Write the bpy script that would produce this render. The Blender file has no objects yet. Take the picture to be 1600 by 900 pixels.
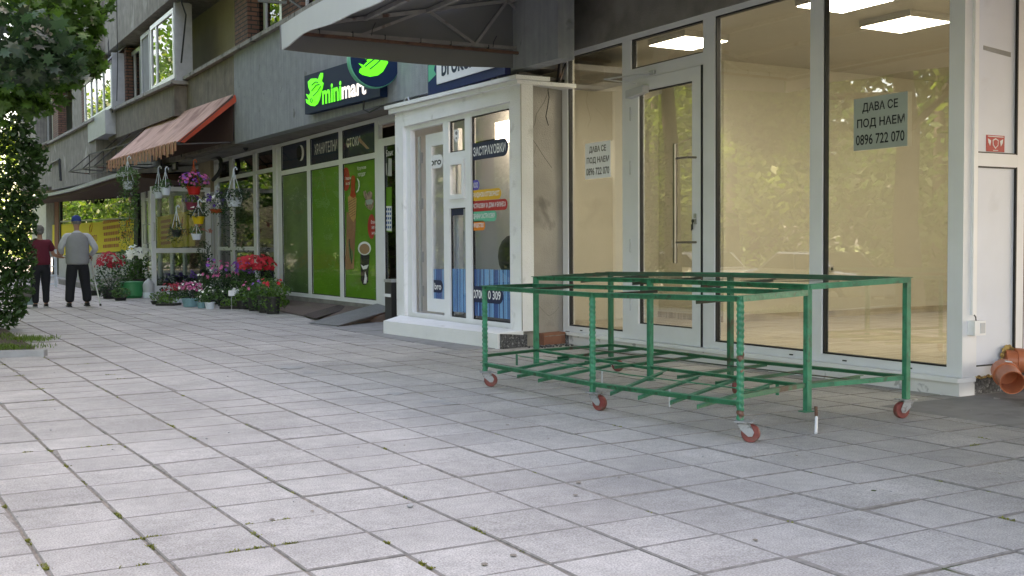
import bpy, bmesh, math, random
from mathutils import Vector, Matrix
from math import radians as R, sin, cos, pi
S = bpy.context.scene
C = S.collection
random.seed(7)
# ------------------------------------------------------------------ camera
HC = 1.1; F = 1720.0
def basis():
    d = Vector((280.0, -45550.0, -F)).normalized(); up = -d
    x = -985.0; y = (-up[0]*x + up[2]*F)/up[1]
    Y = Vector((x, y, -F)).normalized()
    X = Y.cross(up)
    return X, Y, up
BX, BY, BZ = basis()
cam_d = bpy.data.cameras.new('camera'); cam = bpy.data.objects.new('camera', cam_d); C.objects.link(cam)
M3 = Matrix((BX, BY, BZ))                      # rows: camera -> world
cam.matrix_world = Matrix.Translation((0, 0, HC)) @ M3.to_4x4()
cam_d.sensor_width = 36; cam_d.lens = F/1600*36; cam_d.clip_end = 2000; cam_d.clip_start = .05
S.camera = cam
# ------------------------------------------------------------------ light
SUN_EL = 52; SUN_AZ = 75       # azimuth measured from +Y towards +X
w = bpy.data.worlds.new('World'); S.world = w; w.use_nodes = True
nt = w.node_tree; bg = nt.nodes['Background']
sky = nt.nodes.new('ShaderNodeTexSky'); sky.sky_type = 'NISHITA'; sky.sun_disc = False
sky.sun_elevation = R(SUN_EL); sky.sun_rotation = R(SUN_AZ); sky.air_density = 1.0; sky.dust_density = 2.2; sky.ozone_density = 1.0
nt.links.new(sky.outputs[0], bg.inputs[0]); bg.inputs[1].default_value = 0.15
sd = bpy.data.lights.new('sun', 'SUN'); sd.energy = 2.6; sd.angle = R(0.5); sd.color = (1, .95, .86)
sun = bpy.data.objects.new('sun', sd); C.objects.link(sun)
sv = Vector((sin(R(SUN_AZ))*cos(R(SUN_EL)), cos(R(SUN_AZ))*cos(R(SUN_EL)), sin(R(SUN_EL))))
sun.rotation_euler = sv.to_track_quat('Z', 'Y').to_euler(); sun.location = (10, 5, 30)
S.view_settings.view_transform = 'Standard'; S.view_settings.look = 'None'
S.view_settings.gamma = 1; S.view_settings.use_curve_mapping = False
S.view_settings.exposure = 3.08
S.view_settings.use_white_balance = True; S.view_settings.white_balance_temperature = 9300; S.view_settings.white_balance_tint = 18
S.cycles.use_denoising = True
S.cycles.max_bounces = 10; S.cycles.transparent_max_bounces = 24; S.cycles.glossy_bounces = 4; S.cycles.diffuse_bounces = 4
S.cycles.sample_clamp_indirect = 6
# ------------------------------------------------------------------ measuring helpers: a photo point on a known plane of the place
def ray(px, py): return M3 @ Vector((px-800, 450-py, -F))
def gnd(px, py, z=0.0):
    r = ray(px, py); t = (z-HC)/r.z; return Vector((r.x*t, r.y*t, z))
def onX(px, py, D):
    r = ray(px, py); t = D/r.x; return Vector((D, r.y*t, r.z*t+HC))
def onY(px, py, D):
    r = ray(px, py); t = D/r.y; return Vector((r.x*t, D, r.z*t+HC))
# ------------------------------------------------------------------ materials
def srgb(r, g, b):
    f = lambda c: c/12.92 if c <= .04045 else ((c+.055)/1.055)**2.4
    return (f(r/255), f(g/255), f(b/255))
MATS = {}
def mat(name, col, rough=.6, metal=0.0, var=.0, vscale=6.0, bump=.0, bscale=60.0, dirt=None, dscale=2.0, dlo=.55, dhi=.7,
        streak=0.0, spec=.5, coat=0.0, island=0.0, stretch=None, col2=None):
    m = bpy.data.materials.new(name); m.use_nodes = True; n = m.node_tree; N = n.nodes; L = n.links
    b = N['Principled BSDF']; b.inputs['Roughness'].default_value = rough; b.inputs['Metallic'].default_value = metal
    b.inputs['Specular IOR Level'].default_value = spec; b.inputs['Coat Weight'].default_value = coat
    tc = N.new('ShaderNodeTexCoord'); vec = tc.outputs['Object']
    if stretch:
        mp = N.new('ShaderNodeMapping'); mp.inputs['Scale'].default_value = stretch; L.new(vec, mp.inputs[0]); vec2 = mp.outputs[0]
    else: vec2 = vec
    rgb = N.new('ShaderNodeRGB'); rgb.outputs[0].default_value = (*col, 1); cur = rgb.outputs[0]
    def noise(sc, det=5, v=None, dist=0):
        t = N.new('ShaderNodeTexNoise'); t.inputs['Scale'].default_value = sc; t.inputs['Detail'].default_value = det; t.inputs['Distortion'].default_value = dist
        L.new(v or vec, t.inputs['Vector']); return t.outputs[0]
    def mixc(fac, a, c, blend='MIX'):
        x = N.new('ShaderNodeMix'); x.data_type = 'RGBA'; x.blend_type = blend
        L.new(fac, x.inputs[0]) if not isinstance(fac, float) else setattr(x.inputs[0], 'default_value', fac)
        L.new(a, x.inputs[6]) if not isinstance(a, tuple) else setattr(x.inputs[6], 'default_value', (*a, 1))
        L.new(c, x.inputs[7]) if not isinstance(c, tuple) else setattr(x.inputs[7], 'default_value', (*c, 1))
        return x.outputs[2]
    def ramp(f, lo, hi):
        x = N.new('ShaderNodeMapRange'); x.inputs[1].default_value = lo; x.inputs[2].default_value = hi; L.new(f, x.inputs[0]); return x.outputs[0]
    if col2: cur = mixc(ramp(noise(vscale, 6, vec2), .35, .65), cur, col2)
    if var:
        f = ramp(noise(vscale, 6, vec2), .3, .7)
        h = N.new('ShaderNodeHueSaturation'); mr = N.new('ShaderNodeMapRange'); mr.inputs[3].default_value = 1-var; mr.inputs[4].default_value = 1+var
        L.new(f, mr.inputs[0]); L.new(mr.outputs[0], h.inputs['Value']); L.new(cur, h.inputs['Color']); cur = h.outputs[0]
    if island:
        g = N.new('ShaderNodeNewGeometry'); mr = N.new('ShaderNodeMapRange'); mr.inputs[3].default_value = 1-island; mr.inputs[4].default_value = 1+island
        L.new(g.outputs['Random Per Island'], mr.inputs[0]); h = N.new('ShaderNodeHueSaturation'); L.new(mr.outputs[0], h.inputs['Value']); L.new(cur, h.inputs['Color']); cur = h.outputs[0]
    if streak:
        mp = N.new('ShaderNodeMapping'); mp.inputs['Scale'].default_value = (14, 14, .8); L.new(vec, mp.inputs[0])
        f = ramp(noise(1.0, 4, mp.outputs[0]), .42, .75); k = N.new('ShaderNodeMath'); k.operation = 'MULTIPLY'; k.inputs[1].default_value = streak; L.new(f, k.inputs[0])
        cur = mixc(k.outputs[0], cur, tuple(c*.35 for c in col))
    if dirt: cur = mixc(ramp(noise(dscale, 8, None, .4), dlo, dhi), cur, dirt)
    L.new(cur, b.inputs['Base Color'])
    if bump:
        bp = N.new('ShaderNodeBump'); bp.inputs['Strength'].default_value = bump; bp.inputs['Distance'].default_value = .01
        L.new(noise(bscale, 6), bp.inputs['Height']); L.new(bp.outputs[0], b.inputs['Normal'])
    MATS[name] = m; return m
def leafmat(name, col, trans=.45, var=.5):
    m = bpy.data.materials.new(name); m.use_nodes = True; N = m.node_tree.nodes; L = m.node_tree.links
    b = N['Principled BSDF']; g = N.new('ShaderNodeNewGeometry'); h = N.new('ShaderNodeHueSaturation')
    mr = N.new('ShaderNodeMapRange'); mr.inputs[3].default_value = 1-var; mr.inputs[4].default_value = 1+var
    L.new(g.outputs['Random Per Island'], mr.inputs[0]); L.new(mr.outputs[0], h.inputs['Value']); h.inputs['Color'].default_value = (*col, 1)
    L.new(h.outputs[0], b.inputs['Base Color']); b.inputs['Roughness'].default_value = .45
    t = N.new('ShaderNodeBsdfTranslucent'); hs = N.new('ShaderNodeHueSaturation'); hs.inputs['Value'].default_value = 1.6; hs.inputs['Saturation'].default_value = 1.1
    L.new(h.outputs[0], hs.inputs['Color']); L.new(hs.outputs[0], t.inputs[0])
    mx = N.new('ShaderNodeMixShader'); mx.inputs[0].default_value = trans; L.new(b.outputs[0], mx.inputs[1]); L.new(t.outputs[0], mx.inputs[2])
    L.new(mx.outputs[0], N['Material Output'].inputs[0]); MATS[name] = m; return m
def glassmat(name, tint=(1, 1, 1), boost=1.9, base=.03, rough=0.0, haze=0.0, hazecol=(.6, .6, .6)):
    m = bpy.data.materials.new(name); m.use_nodes = True; N = m.node_tree.nodes; L = m.node_tree.links
    N.remove(N['Principled BSDF'])
    fr = N.new('ShaderNodeFresnel'); fr.inputs[0].default_value = 1.5
    ma = N.new('ShaderNodeMath'); ma.operation = 'MULTIPLY_ADD'; ma.inputs[1].default_value = boost; ma.inputs[2].default_value = base; ma.use_clamp = True
    L.new(fr.outputs[0], ma.inputs[0]); ge = N.new('ShaderNodeNewGeometry'); iv = N.new('ShaderNodeMath'); iv.operation = 'SUBTRACT'; iv.inputs[0].default_value = 1; L.new(ge.outputs['Backfacing'], iv.inputs[1])
    mm = N.new('ShaderNodeMath'); mm.operation = 'MULTIPLY'; L.new(ma.outputs[0], mm.inputs[0]); L.new(iv.outputs[0], mm.inputs[1]); ma = mm   # the far face of a pane adds no second mirror image
    tr = N.new('ShaderNodeBsdfTransparent'); tr.inputs[0].default_value = (*tint, 1)
    gl = N.new('ShaderNodeBsdfGlossy'); gl.inputs['Roughness'].default_value = rough
    tc = N.new('ShaderNodeTexCoord'); ns = N.new('ShaderNodeTexNoise'); ns.inputs['Scale'].default_value = 1.3; L.new(tc.outputs['Object'], ns.inputs[0])
    bp = N.new('ShaderNodeBump'); bp.inputs['Strength'].default_value = .03; bp.inputs['Distance'].default_value = .01; L.new(ns.outputs[0], bp.inputs['Height']); L.new(bp.outputs[0], gl.inputs['Normal']); ns.inputs['Detail'].default_value = 0
    a = tr.outputs[0]
    if haze:
        df = N.new('ShaderNodeBsdfDiffuse'); df.inputs[0].default_value = (*hazecol, 1)
        h = N.new('ShaderNodeMixShader'); h.inputs[0].default_value = haze; L.new(a, h.inputs[1]); L.new(df.outputs[0], h.inputs[2]); a = h.outputs[0]
    mx = N.new('ShaderNodeMixShader'); L.new(ma.outputs[0], mx.inputs[0]); L.new(a, mx.inputs[1]); L.new(gl.outputs[0], mx.inputs[2])
    L.new(mx.outputs[0], N['Material Output'].inputs[0]); MATS[name] = m; return m
def emit(name, col, s):
    m = bpy.data.materials.new(name); m.use_nodes = True; b = m.node_tree.nodes['Principled BSDF']
    b.inputs['Base Color'].default_value = (*col, 1); b.inputs['Emission Color'].default_value = (*col, 1); b.inputs['Emission Strength'].default_value = s
    MATS[name] = m; return m
def brickmat(name, c1, c2, mortar, axis='Y'):
    m = bpy.data.materials.new(name); m.use_nodes = True; N = m.node_tree.nodes; L = m.node_tree.links; b = N['Principled BSDF']; b.inputs['Roughness'].default_value = .85
    tc = N.new('ShaderNodeTexCoord'); sp = N.new('ShaderNodeSeparateXYZ'); cb = N.new('ShaderNodeCombineXYZ'); L.new(tc.outputs['Object'], sp.inputs[0])
    ad = N.new('ShaderNodeMath'); ad.operation = 'ADD'; L.new(sp.outputs[0], ad.inputs[0]); L.new(sp.outputs[1], ad.inputs[1])
    L.new(ad.outputs[0], cb.inputs[0]); L.new(sp.outputs[2], cb.inputs[1])
    br = N.new('ShaderNodeTexBrick'); br.inputs['Scale'].default_value = 1.0; br.inputs['Brick Width'].default_value = .27; br.inputs['Row Height'].default_value = .085
    br.inputs['Mortar Size'].default_value = .012; br.inputs['Color1'].default_value = (*c1, 1); br.inputs['Color2'].default_value = (*c2, 1); br.inputs['Mortar'].default_value = (*mortar, 1)
    L.new(cb.outputs[0], br.inputs[0])
    ns = N.new('ShaderNodeTexNoise'); ns.inputs['Scale'].default_value = 9; L.new(tc.outputs['Object'], ns.inputs[0])
    mx = N.new('ShaderNodeMix'); mx.data_type = 'RGBA'; mx.blend_type = 'MULTIPLY'; mx.inputs[0].default_value = .5; L.new(br.outputs[0], mx.inputs[6]); L.new(ns.outputs[0], mx.inputs[7])
    L.new(mx.outputs[2], b.inputs['Base Color']); bp = N.new('ShaderNodeBump'); bp.inputs['Strength'].default_value = .6; bp.inputs['Distance'].default_value = .01; bp.invert = True
    L.new(br.outputs[1], bp.inputs['Height']); L.new(bp.outputs[0], b.inputs['Normal']); MATS[name] = m; return m

mat('tile', (.38, .36, .345), .75, var=.10, vscale=3, bump=.25, bscale=140, island=.075, dirt=(.30, .285, .275), dscale=1.1, dlo=.5, dhi=.75)
def speckle(m, sc=260, lo=.35, hi=.66, amt=.35):
    N = m.node_tree.nodes; L = m.node_tree.links; b = N['Principled BSDF']; src = b.inputs['Base Color'].links[0].from_socket
    tc = N.new('ShaderNodeTexCoord'); ns = N.new('ShaderNodeTexNoise'); ns.inputs['Scale'].default_value = sc; ns.inputs['Detail'].default_value = 3; L.new(tc.outputs['Object'], ns.inputs[0])
    mr = N.new('ShaderNodeMapRange'); mr.inputs[1].default_value = lo; mr.inputs[2].default_value = hi; mr.inputs[3].default_value = 1-amt; mr.inputs[4].default_value = 1+amt; L.new(ns.outputs[0], mr.inputs[0])
    h = N.new('ShaderNodeHueSaturation'); L.new(mr.outputs[0], h.inputs['Value']); L.new(src, h.inputs['Color']); L.new(h.outputs[0], b.inputs['Base Color'])
speckle(MATS['tile'], 150, .3, .7, .38); speckle(MATS['tile'], .9, .3, .7, .13); speckle(MATS['tile'], 14, .3, .75, .10)
mat('tile_edge', (.23, .21, .195), .9, var=.3, vscale=20, bump=.5, bscale=150)
mat('wet_gap', (.03, .028, .025), .95)
mat('joint', (.235, .20, .17), .95, var=.35, vscale=25, bump=.6, bscale=200, dirt=(.05, .075, .02), dscale=3.0, dlo=.60, dhi=.68)
mat('soil', (.07, .05, .035), .95, var=.3, vscale=10, bump=.8, bscale=50)
mat('lawn', (.10, .16, .03), .9, var=.35, vscale=3, bump=.6, bscale=60, col2=(.16, .19, .06))
mat('asphalt', (.07, .07, .072), .9, var=.2, vscale=4, bump=.4, bscale=200)
mat('concrete_floor', (.25, .245, .245), .8, var=.15, vscale=5, bump=.3, bscale=90, dirt=(.12, .115, .11), dscale=3)
mat('kerb', (.33, .33, .33), .85, var=.15, bump=.3)
mat('white_pvc', (.82, .83, .86), .35, var=.03, vscale=4)
mat('grey_pvc', (.74, .755, .80), .38, var=.04, vscale=3)
mat('pvc_dim', (.48, .49, .52), .5, var=.08, vscale=3)
mat('panel_blue', (.66, .70, .80), .4, var=.05, vscale=2, dirt=(.5, .52, .58), dscale=2.5, dlo=.58, dhi=.8)
mat('gasket', (.012, .012, .014), .6)
mat('marble', (.70, .70, .72), .3, dirt=(.40, .40, .42), dscale=5, dlo=.60, dhi=.63)
mat('plaster_white', (.85, .85, .86), .85, bump=.9, bscale=85, var=.04, vscale=3, dirt=(.55, .545, .54), dscale=4.5, dlo=.62, dhi=.8)
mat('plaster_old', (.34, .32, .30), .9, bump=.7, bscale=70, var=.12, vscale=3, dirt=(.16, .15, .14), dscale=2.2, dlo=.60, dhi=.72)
mat('plaster_blue', (.30, .32, .35), .9, bump=1.0, bscale=75, var=.10, vscale=6, streak=.28, dirt=(.16, .165, .17), dscale=4, dlo=.66, dhi=.74)
mat('render_brown', (.21, .18, .15), .92, bump=1.0, bscale=60, var=.18, vscale=5, streak=.5, dirt=(.10, .09, .08), dscale=1.6, dlo=.58, dhi=.75)
mat('render_grey', (.26, .235, .205), .92, bump=1.0, bscale=55, var=.2, vscale=4, streak=.6, dirt=(.42, .39, .35), dscale=1.3, dlo=.6, dhi=.72)
mat('beige_wall', (.34, .28, .21), .9, var=.08, vscale=2, bump=.3, bscale=60)
mat('dark_concrete', (.23, .215, .20), .9, var=.2, vscale=4, bump=.8, bscale=50, dirt=(.30, .29, .27), dscale=1.5, dlo=.6, dhi=.75)
mat('ledge', (.30, .28, .26), .9, var=.2, vscale=8, bump=.6, bscale=60, dirt=(.08, .075, .07), dscale=5)
brickmat('brick', (.28, .13, .09), (.20, .095, .07), (.05, .045, .04))
mat('steel_dark', (.05, .045, .045), .6, metal=.3, var=.2, vscale=12, dirt=(.13, .055, .03), dscale=5, dlo=.58, dhi=.68)
mat('steel_grey', (.30, .29, .29), .6, metal=.1, var=.15, vscale=10, dirt=(.14, .08, .06), dscale=5, dlo=.62, dhi=.72)
mat('rust_rail', (.13, .065, .045), .8, var=.3, vscale=14, bump=.4)
mat('tarp', (.17, .17, .175), .65, var=.07, vscale=1.5, bump=.15, bscale=7)
mat('tarp_white', (.52, .53, .55), .6, var=.05, vscale=2, bump=.15, bscale=6)
mat('cream_wall', (.62, .585, .50), .85, var=.02)
mat('cream_ceiling', (.46, .43, .38), .9, var=.02)
mat('wood_floor', (.40, .335, .25), .4, var=.18, vscale=2.5, stretch=(1, 9, 1), col2=(.49, .43, .34))
mat('green_paint', (.010, .19, .105), .5, var=.3, vscale=14, bump=.35, bscale=45, dirt=(.03, .10, .06), dscale=16, dlo=.58, dhi=.68)
mat('green_paint_rusty', (.010, .19, .105), .45, var=.2, vscale=9, bump=.5, bscale=35, dirt=(.13, .05, .035), dscale=12, dlo=.58, dhi=.61)
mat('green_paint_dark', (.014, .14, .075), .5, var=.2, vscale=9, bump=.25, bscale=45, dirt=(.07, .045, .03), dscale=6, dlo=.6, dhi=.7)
mat('rod', (.035, .05, .035), .6, dirt=(.11, .05, .03), dscale=9)
mat('caster_steel', (.34, .35, .37), .5, metal=.3, var=.2, dirt=(.06, .055, .05), dscale=25, dlo=.5, dhi=.65)
mat('caster_red', (.20, .04, .035), .5, var=.2, vscale=30, dirt=(.16, .09, .07), dscale=20, dlo=.55, dhi=.7)
mat('black_rubber', (.02, .02, .022), .7)
mat('paper', (.88, .90, .94), .8, var=.02)
mat('paper_backed', (.36, .41, .38), .8, var=.06)
mat('ink', (.01, .01, .012), .7)
mat('navy', (.008, .014, .06), .5)
mat('navy_sign', (.006, .022, .06), .6, spec=.15)
mat('navy_broker', (.012, .02, .12), .5, var=.15, vscale=40)
mat('white_print', (.82, .82, .84), .6)
mat('film_green', (.085, .26, .012), .45, var=.12, vscale=1.5, spec=.5)
mat('film_green_pale', (.09, .17, .06), .4, var=.2, vscale=2)
mat('red_print', (.50, .02, .02), .5)
mat('yellow_print', (.80, .60, .01), .5)
mat('redbrown_print', (.50, .13, .03), .6)
mat('orange_print', (.82, .22, .02), .5)
mat('amber_print', (.78, .42, .03), .5)
mat('teal_print', (.08, .48, .32), .5)
mat('violet_print', (.10, .08, .45), .5)
mat('skyblue_print', (.16, .42, .72), .5, var=.1)
mat('skyblue_dark', (.03, .11, .34), .5)
mat('skin', (.42, .22, .15), .6)
mat('maroon_knit', (.13, .012, .028), .9, bump=.2)
mat('grey_vest', (.27, .275, .29), .9, bump=.3, bscale=30, var=.06, vscale=8)
mat('shirt_pale', (.50, .52, .56), .9, bump=.3, bscale=30)
mat('trousers_black', (.012, .013, .018), .9, bump=.2, bscale=20)
mat('cap_blue', (.012, .045, .22), .8)
mat('hair_grey', (.16, .155, .15), .8, var=.4, vscale=40, bump=.5, bscale=90)
mat('shoe_black', (.015, .014, .014), .5)
mat('shoe_sole', (.45, .45, .45), .7)
mat('bag_grey', (.14, .125, .12), .6)
mat('bag_teal', (.28, .42, .44), .6)
mat('cane_metal', (.72, .72, .74), .3, metal=.6)
mat('pvc_orange', (.52, .16, .08), .35, var=.1, vscale=8)
mat('foam', (.50, .33, .12), .95, bump=1.0, bscale=60, dirt=(.18, .10, .04), dscale=18, dlo=.5, dhi=.6)
mat('rubble', (.085, .085, .09), .95, var=.7, vscale=45, bump=1.0, bscale=45, dirt=(.28, .28, .29), dscale=50, dlo=.58, dhi=.64)
mat('clay_brick', (.28, .12, .08), .9, bump=.5, var=.15)
mat('awning_orange', (.50, .29, .23), .85, var=.22, vscale=2.0, stretch=(1, 7, 1), dirt=(.27, .13, .095), dscale=1.8, dlo=.5, dhi=.68)
mat('awning_red', (.52, .07, .035), .8, var=.12, vscale=5)
mat('fringe', (.42, .25, .13), .9, var=.3, vscale=14, col2=(.50, .20, .13))
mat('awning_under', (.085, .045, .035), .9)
mat('alu', (.48, .49, .50), .35, metal=.7, var=.06)
mat('inox', (.25, .22, .19), .3, metal=.9, var=.1)
mat('zinc_sheet', (.42, .43, .46), .5, metal=.2, var=.1)
mat('mat_brown', (.14, .10, .085), .95, bump=.8, bscale=150, var=.12, vscale=9)
mat('mat_dark', (.06, .042, .038), .95, bump=.5, bscale=150)
mat('tread_plate', (.20, .205, .21), .5, metal=.4, bump=.9, bscale=110, var=.1)
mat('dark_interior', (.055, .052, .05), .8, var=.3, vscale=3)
mat('mid_interior', (.25, .25, .26), .8, var=.1, vscale=3)
mat('pale_interior', (.75, .75, .74), .8, var=.05, vscale=3)
mat('black_plastic', (.018, .018, .02), .35)
mat('pot_white', (.62, .68, .76), .45); mat('pot_red', (.55, .015, .012), .4); mat('pot_wine', (.24, .025, .06), .5)
mat('pot_yellow', (.62, .42, .01), .45); mat('pot_orange', (.52, .08, .02), .5); mat('pot_black', (.02, .02, .02), .5)
mat('pot_teal', (.16, .33, .38), .5); mat('green_bag', (.01, .24, .09), .45, bump=.8, bscale=12)
mat('petal_red', (.55, .015, .03), .6); mat('petal_pink', (.62, .12, .30), .6); mat('petal_violet', (.28, .07, .48), .6)
mat('petal_white', (.85, .85, .80), .6); mat('petal_crimson', (.42, .01, .03), .6); mat('petal_purple', (.10, .03, .28), .6)
mat('petal_salmon', (.58, .22, .18), .6)
mat('bark', (.09, .075, .06), .95, bump=1.0, bscale=25, var=.3)
mat('cable', (.02, .02, .02), .6)
mat('bun', (.55, .30, .10), .6, var=.15, vscale=12); mat('sausage', (.50, .03, .01), .35); mat('kraft', (.33, .15, .08), .7, var=.15, vscale=6)
mat('coffee', (.42, .24, .13), .5); mat('meat', (.34, .22, .17), .6, var=.5, vscale=22)
mat('car_white', (.75, .75, .76), .25, coat=.8); mat('car_silver', (.45, .46, .48), .25, metal=.6, coat=.8); mat('car_blue', (.03, .07, .17), .25, coat=.8)
mat('car_glass', (.01, .012, .014), .05); mat('lamp_red', (.4, .01, .01), .3); mat('tyre', (.02, .02, .02), .85); mat('rim', (.4, .4, .42), .35, metal=.8)
leafmat('leaf_maple', (.035, .085, .022), .35, .45); leafmat('leaf_mid', (.06, .13, .025), .45, .5); leafmat('leaf_bright', (.14, .21, .04), .5, .35)
leafmat('leaf_dark', (.02, .05, .02), .3, .5); leafmat('leaf_plant', (.05, .12, .03), .35, .5); leafmat('leaf_lime', (.08, .17, .03), .4, .4); leafmat('grass_blade', (.10, .17, .03), .4, .4)
leafmat('weed_blade', (.16, .17, .03), .3, .5)
glassmat('glass_shop', (.89, .92, .89), 2.7, .11)
glassmat('glass_kiosk', (.88, .90, .92), 1.3, .03)
glassmat('glass_dark', (.62, .66, .66), 1.3, .03)
glassmat('glass_flat', (.35, .40, .42), 1.0, .03)
emit('led', (.88, .95, 1.0), 3.5)
emit('sign_green', (.01, .80, .03), .16)
emit('sign_white', (.9, .95, 1), .15)
emit('lamp_soft', (1, .95, .85), 1.5)
M = MATS
# ------------------------------------------------------------------ mesh helpers
class MB:
    def __init__(s): s.v = []; s.f = []; s.m = []; s.mi = 0
    def add(s, vs, fs):
        n = len(s.v); s.v += [tuple(v) for v in vs]; s.f += [tuple(n+i for i in f) for f in fs]; s.m += [s.mi]*len(fs); return s
    def box(s, x0, x1, y0, y1, z0, z1): return s.hexa([(x0, y0), (x1, y0), (x1, y1), (x0, y1)], [z0]*4, [z1]*4)
    def hexa(s, q, zb, zt):
        vs = [(q[i][0], q[i][1], zb[i]) for i in range(4)] + [(q[i][0], q[i][1], zt[i]) for i in range(4)]
        return s.add(vs, [(3, 2, 1, 0), (4, 5, 6, 7), (0, 1, 5, 4), (1, 2, 6, 5), (2, 3, 7, 6), (3, 0, 4, 7)])
    def run(s, x0, x1, ya, yb, za, zb, xa=None):         # a slab along Y whose heights differ at its two ends; za, zb = (bottom, top)
        dx = xa or 0
        return s.hexa([(x0, ya), (x1, ya), (x1+dx, yb), (x0+dx, yb)], [za[0], za[0], zb[0], zb[0]], [za[1], za[1], zb[1], zb[1]])
    def quad(s, *p): return s.add(p, [tuple(range(len(p)))])
    def prism(s, pts, d):                                  # polygon pts (3d) pushed along vector d
        n = len(pts); d = Vector(d); P = [Vector(p) for p in pts]; vs = P + [p+d for p in P]
        fs = [tuple(range(n)), tuple(range(2*n-1, n-1, -1))] + [(i, i+n, (i+1) % n+n, (i+1) % n) for i in range(n)]
        return s.add(vs, fs)
    def bar(s, a, b, w, h=None, up=(0, 0, 1)):
        a = Vector(a); b = Vector(b); h = h or w; t = (b-a).normalized(); u = Vector(up)
        if abs(t.dot(u)) > .98: u = Vector((1, 0, 0))
        sx = t.cross(u).normalized()*(w/2); sz = sx.cross(t).normalized()*(h/2)
        vs = [p+i*sx+j*sz for p in (a, b) for i, j in ((-1, -1), (1, -1), (1, 1), (-1, 1))]
        return s.add(vs, [(0, 1, 2, 3), (7, 6, 5, 4), (0, 4, 5, 1), (1, 5, 6, 2), (2, 6, 7, 3), (3, 7, 4, 0)])
    def angle(s, a, b, w, t=.005, side=1, up=(0, 0, 1)):      # steel angle: a vertical leg and a flat leg
        a = Vector(a); b = Vector(b); d = (b-a).normalized(); sx = d.cross(Vector(up)).normalized()*side
        s.bar(a+Vector((0, 0, -w/2)), b+Vector((0, 0, -w/2)), t, w)
        return s.bar(a+sx*(w/2+t/2)+Vector((0, 0, -t/2)), b+sx*(w/2+t/2)+Vector((0, 0, -t/2)), w, t)
    def tube(s, pts, r, n=8, cap=True):
        P = [Vector(p) for p in pts]; rr = r if isinstance(r, (list, tuple)) else [r]*len(P); base = len(s.v); rings = []
        pu = None
        for i, p in enumerate(P):
            t = (P[min(i+1, len(P)-1)]-P[max(i-1, 0)]).normalized()
            u = pu or (Vector((0, 0, 1)) if abs(t.z) < .9 else Vector((1, 0, 0)))
            sx = t.cross(u).normalized(); u = sx.cross(t).normalized(); pu = u
            rings.append([p+(sx*cos(2*pi*k/n)+u*sin(2*pi*k/n))*rr[i] for k in range(n)])
        vs = [v for g in rings for v in g]; fs = []
        for i in range(len(P)-1):
            for k in range(n): fs.append((i*n+k, i*n+(k+1) % n, (i+1)*n+(k+1) % n, (i+1)*n+k))
        if cap: fs += [tuple(range(n-1, -1, -1)), tuple((len(P)-1)*n+k for k in range(n))]
        return s.add(vs, fs)
    def lathe(s, c, prof, n=16, ax='Z', cap=True):        # prof: list of (r, h)
        c = Vector(c); vs = []
        for r, h in prof:
            for k in range(n):
                a = 2*pi*k/n; q = (r*cos(a), r*sin(a), h)
                if ax == 'X': q = (h, r*cos(a), r*sin(a))
                if ax == 'Y': q = (r*cos(a), h, r*sin(a))
                vs.append(c+Vector(q))
        fs = [(i*n+k, i*n+(k+1) % n, (i+1)*n+(k+1) % n, (i+1)*n+k) for i in range(len(prof)-1) for k in range(n)]
        if cap: fs += [tuple(range(n-1, -1, -1)), tuple((len(prof)-1)*n+k for k in range(n))]
        return s.add(vs, fs)
    def ell(s, c, r, n=14, m=8):
        c = Vector(c); prof = [(max(sin(pi*i/m), .001), -cos(pi*i/m)) for i in range(m+1)]; k0 = len(s.v)
        s.lathe((0, 0, 0), prof, n, cap=False)
        for i in range(k0, len(s.v)): v = s.v[i]; s.v[i] = (c.x+v[0]*r[0], c.y+v[1]*r[1], c.z+v[2]*r[2])
        return s
    def frame(s, ya, yb, z0, z1, x0, x1, w, wb=None):        # rectangular window frame in a Y-Z plane
        wb = wb or w; ya, yb = min(ya, yb), max(ya, yb)
        s.box(x0, x1, ya, ya+w, z0, z1); s.box(x0, x1, yb-w, yb, z0, z1)
        s.box(x0, x1, ya+w, yb-w, z1-w, z1); return s.box(x0, x1, ya+w, yb-w, z0, z0+wb)
    def build(s, name, ms, parent=None, smooth=False, flip=False):
        me = bpy.data.meshes.new(name); off = Vector(parent_loc(parent)) if parent else Vector((0, 0, 0))
        me.from_pydata([(v[0]-off.x, v[1]-off.y, v[2]-off.z) for v in s.v], [], s.f)
        ms = ms if isinstance(ms, (list, tuple)) else [ms]
        for x in ms: me.materials.append(M[x])
        for p, i in zip(me.polygons, s.m): p.material_index = min(i, len(ms)-1)
        bm = bmesh.new(); bm.from_mesh(me); bmesh.ops.recalc_face_normals(bm, faces=bm.faces); bm.to_mesh(me); bm.free()
        if smooth:
            for p in me.polygons: p.use_smooth = True
            try: me.set_sharp_from_angle(angle=R(40))
            except Exception: pass
        o = bpy.data.objects.new(name, me); C.objects.link(o); o.parent = parent
        return o
def parent_loc(p):
    v = Vector((0, 0, 0))
    while p is not None: v += Vector(p.location); p = p.parent
    return v
def tag(o, label=None, cat=None, group=None, kind=None):
    if label: o['label'] = label
    if cat: o['category'] = cat
    if group: o['group'] = group
    if kind: o['kind'] = kind
    return o
def thing(name, label, cat, loc=(0, 0, 0), group=None):
    o = bpy.data.objects.new(name, None); C.objects.link(o); o.location = loc; o.empty_display_size = .1
    return tag(o, label, cat, group)
def struct(name, mb, ms, smooth=False): return tag(mb.build(name, ms, None, smooth), kind='structure')
def copy_tree(o, parent=None):
    c = o.copy(); C.objects.link(c); c.parent = parent
    for ch in list(o.children): copy_tree(ch, c)
    return c
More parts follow.
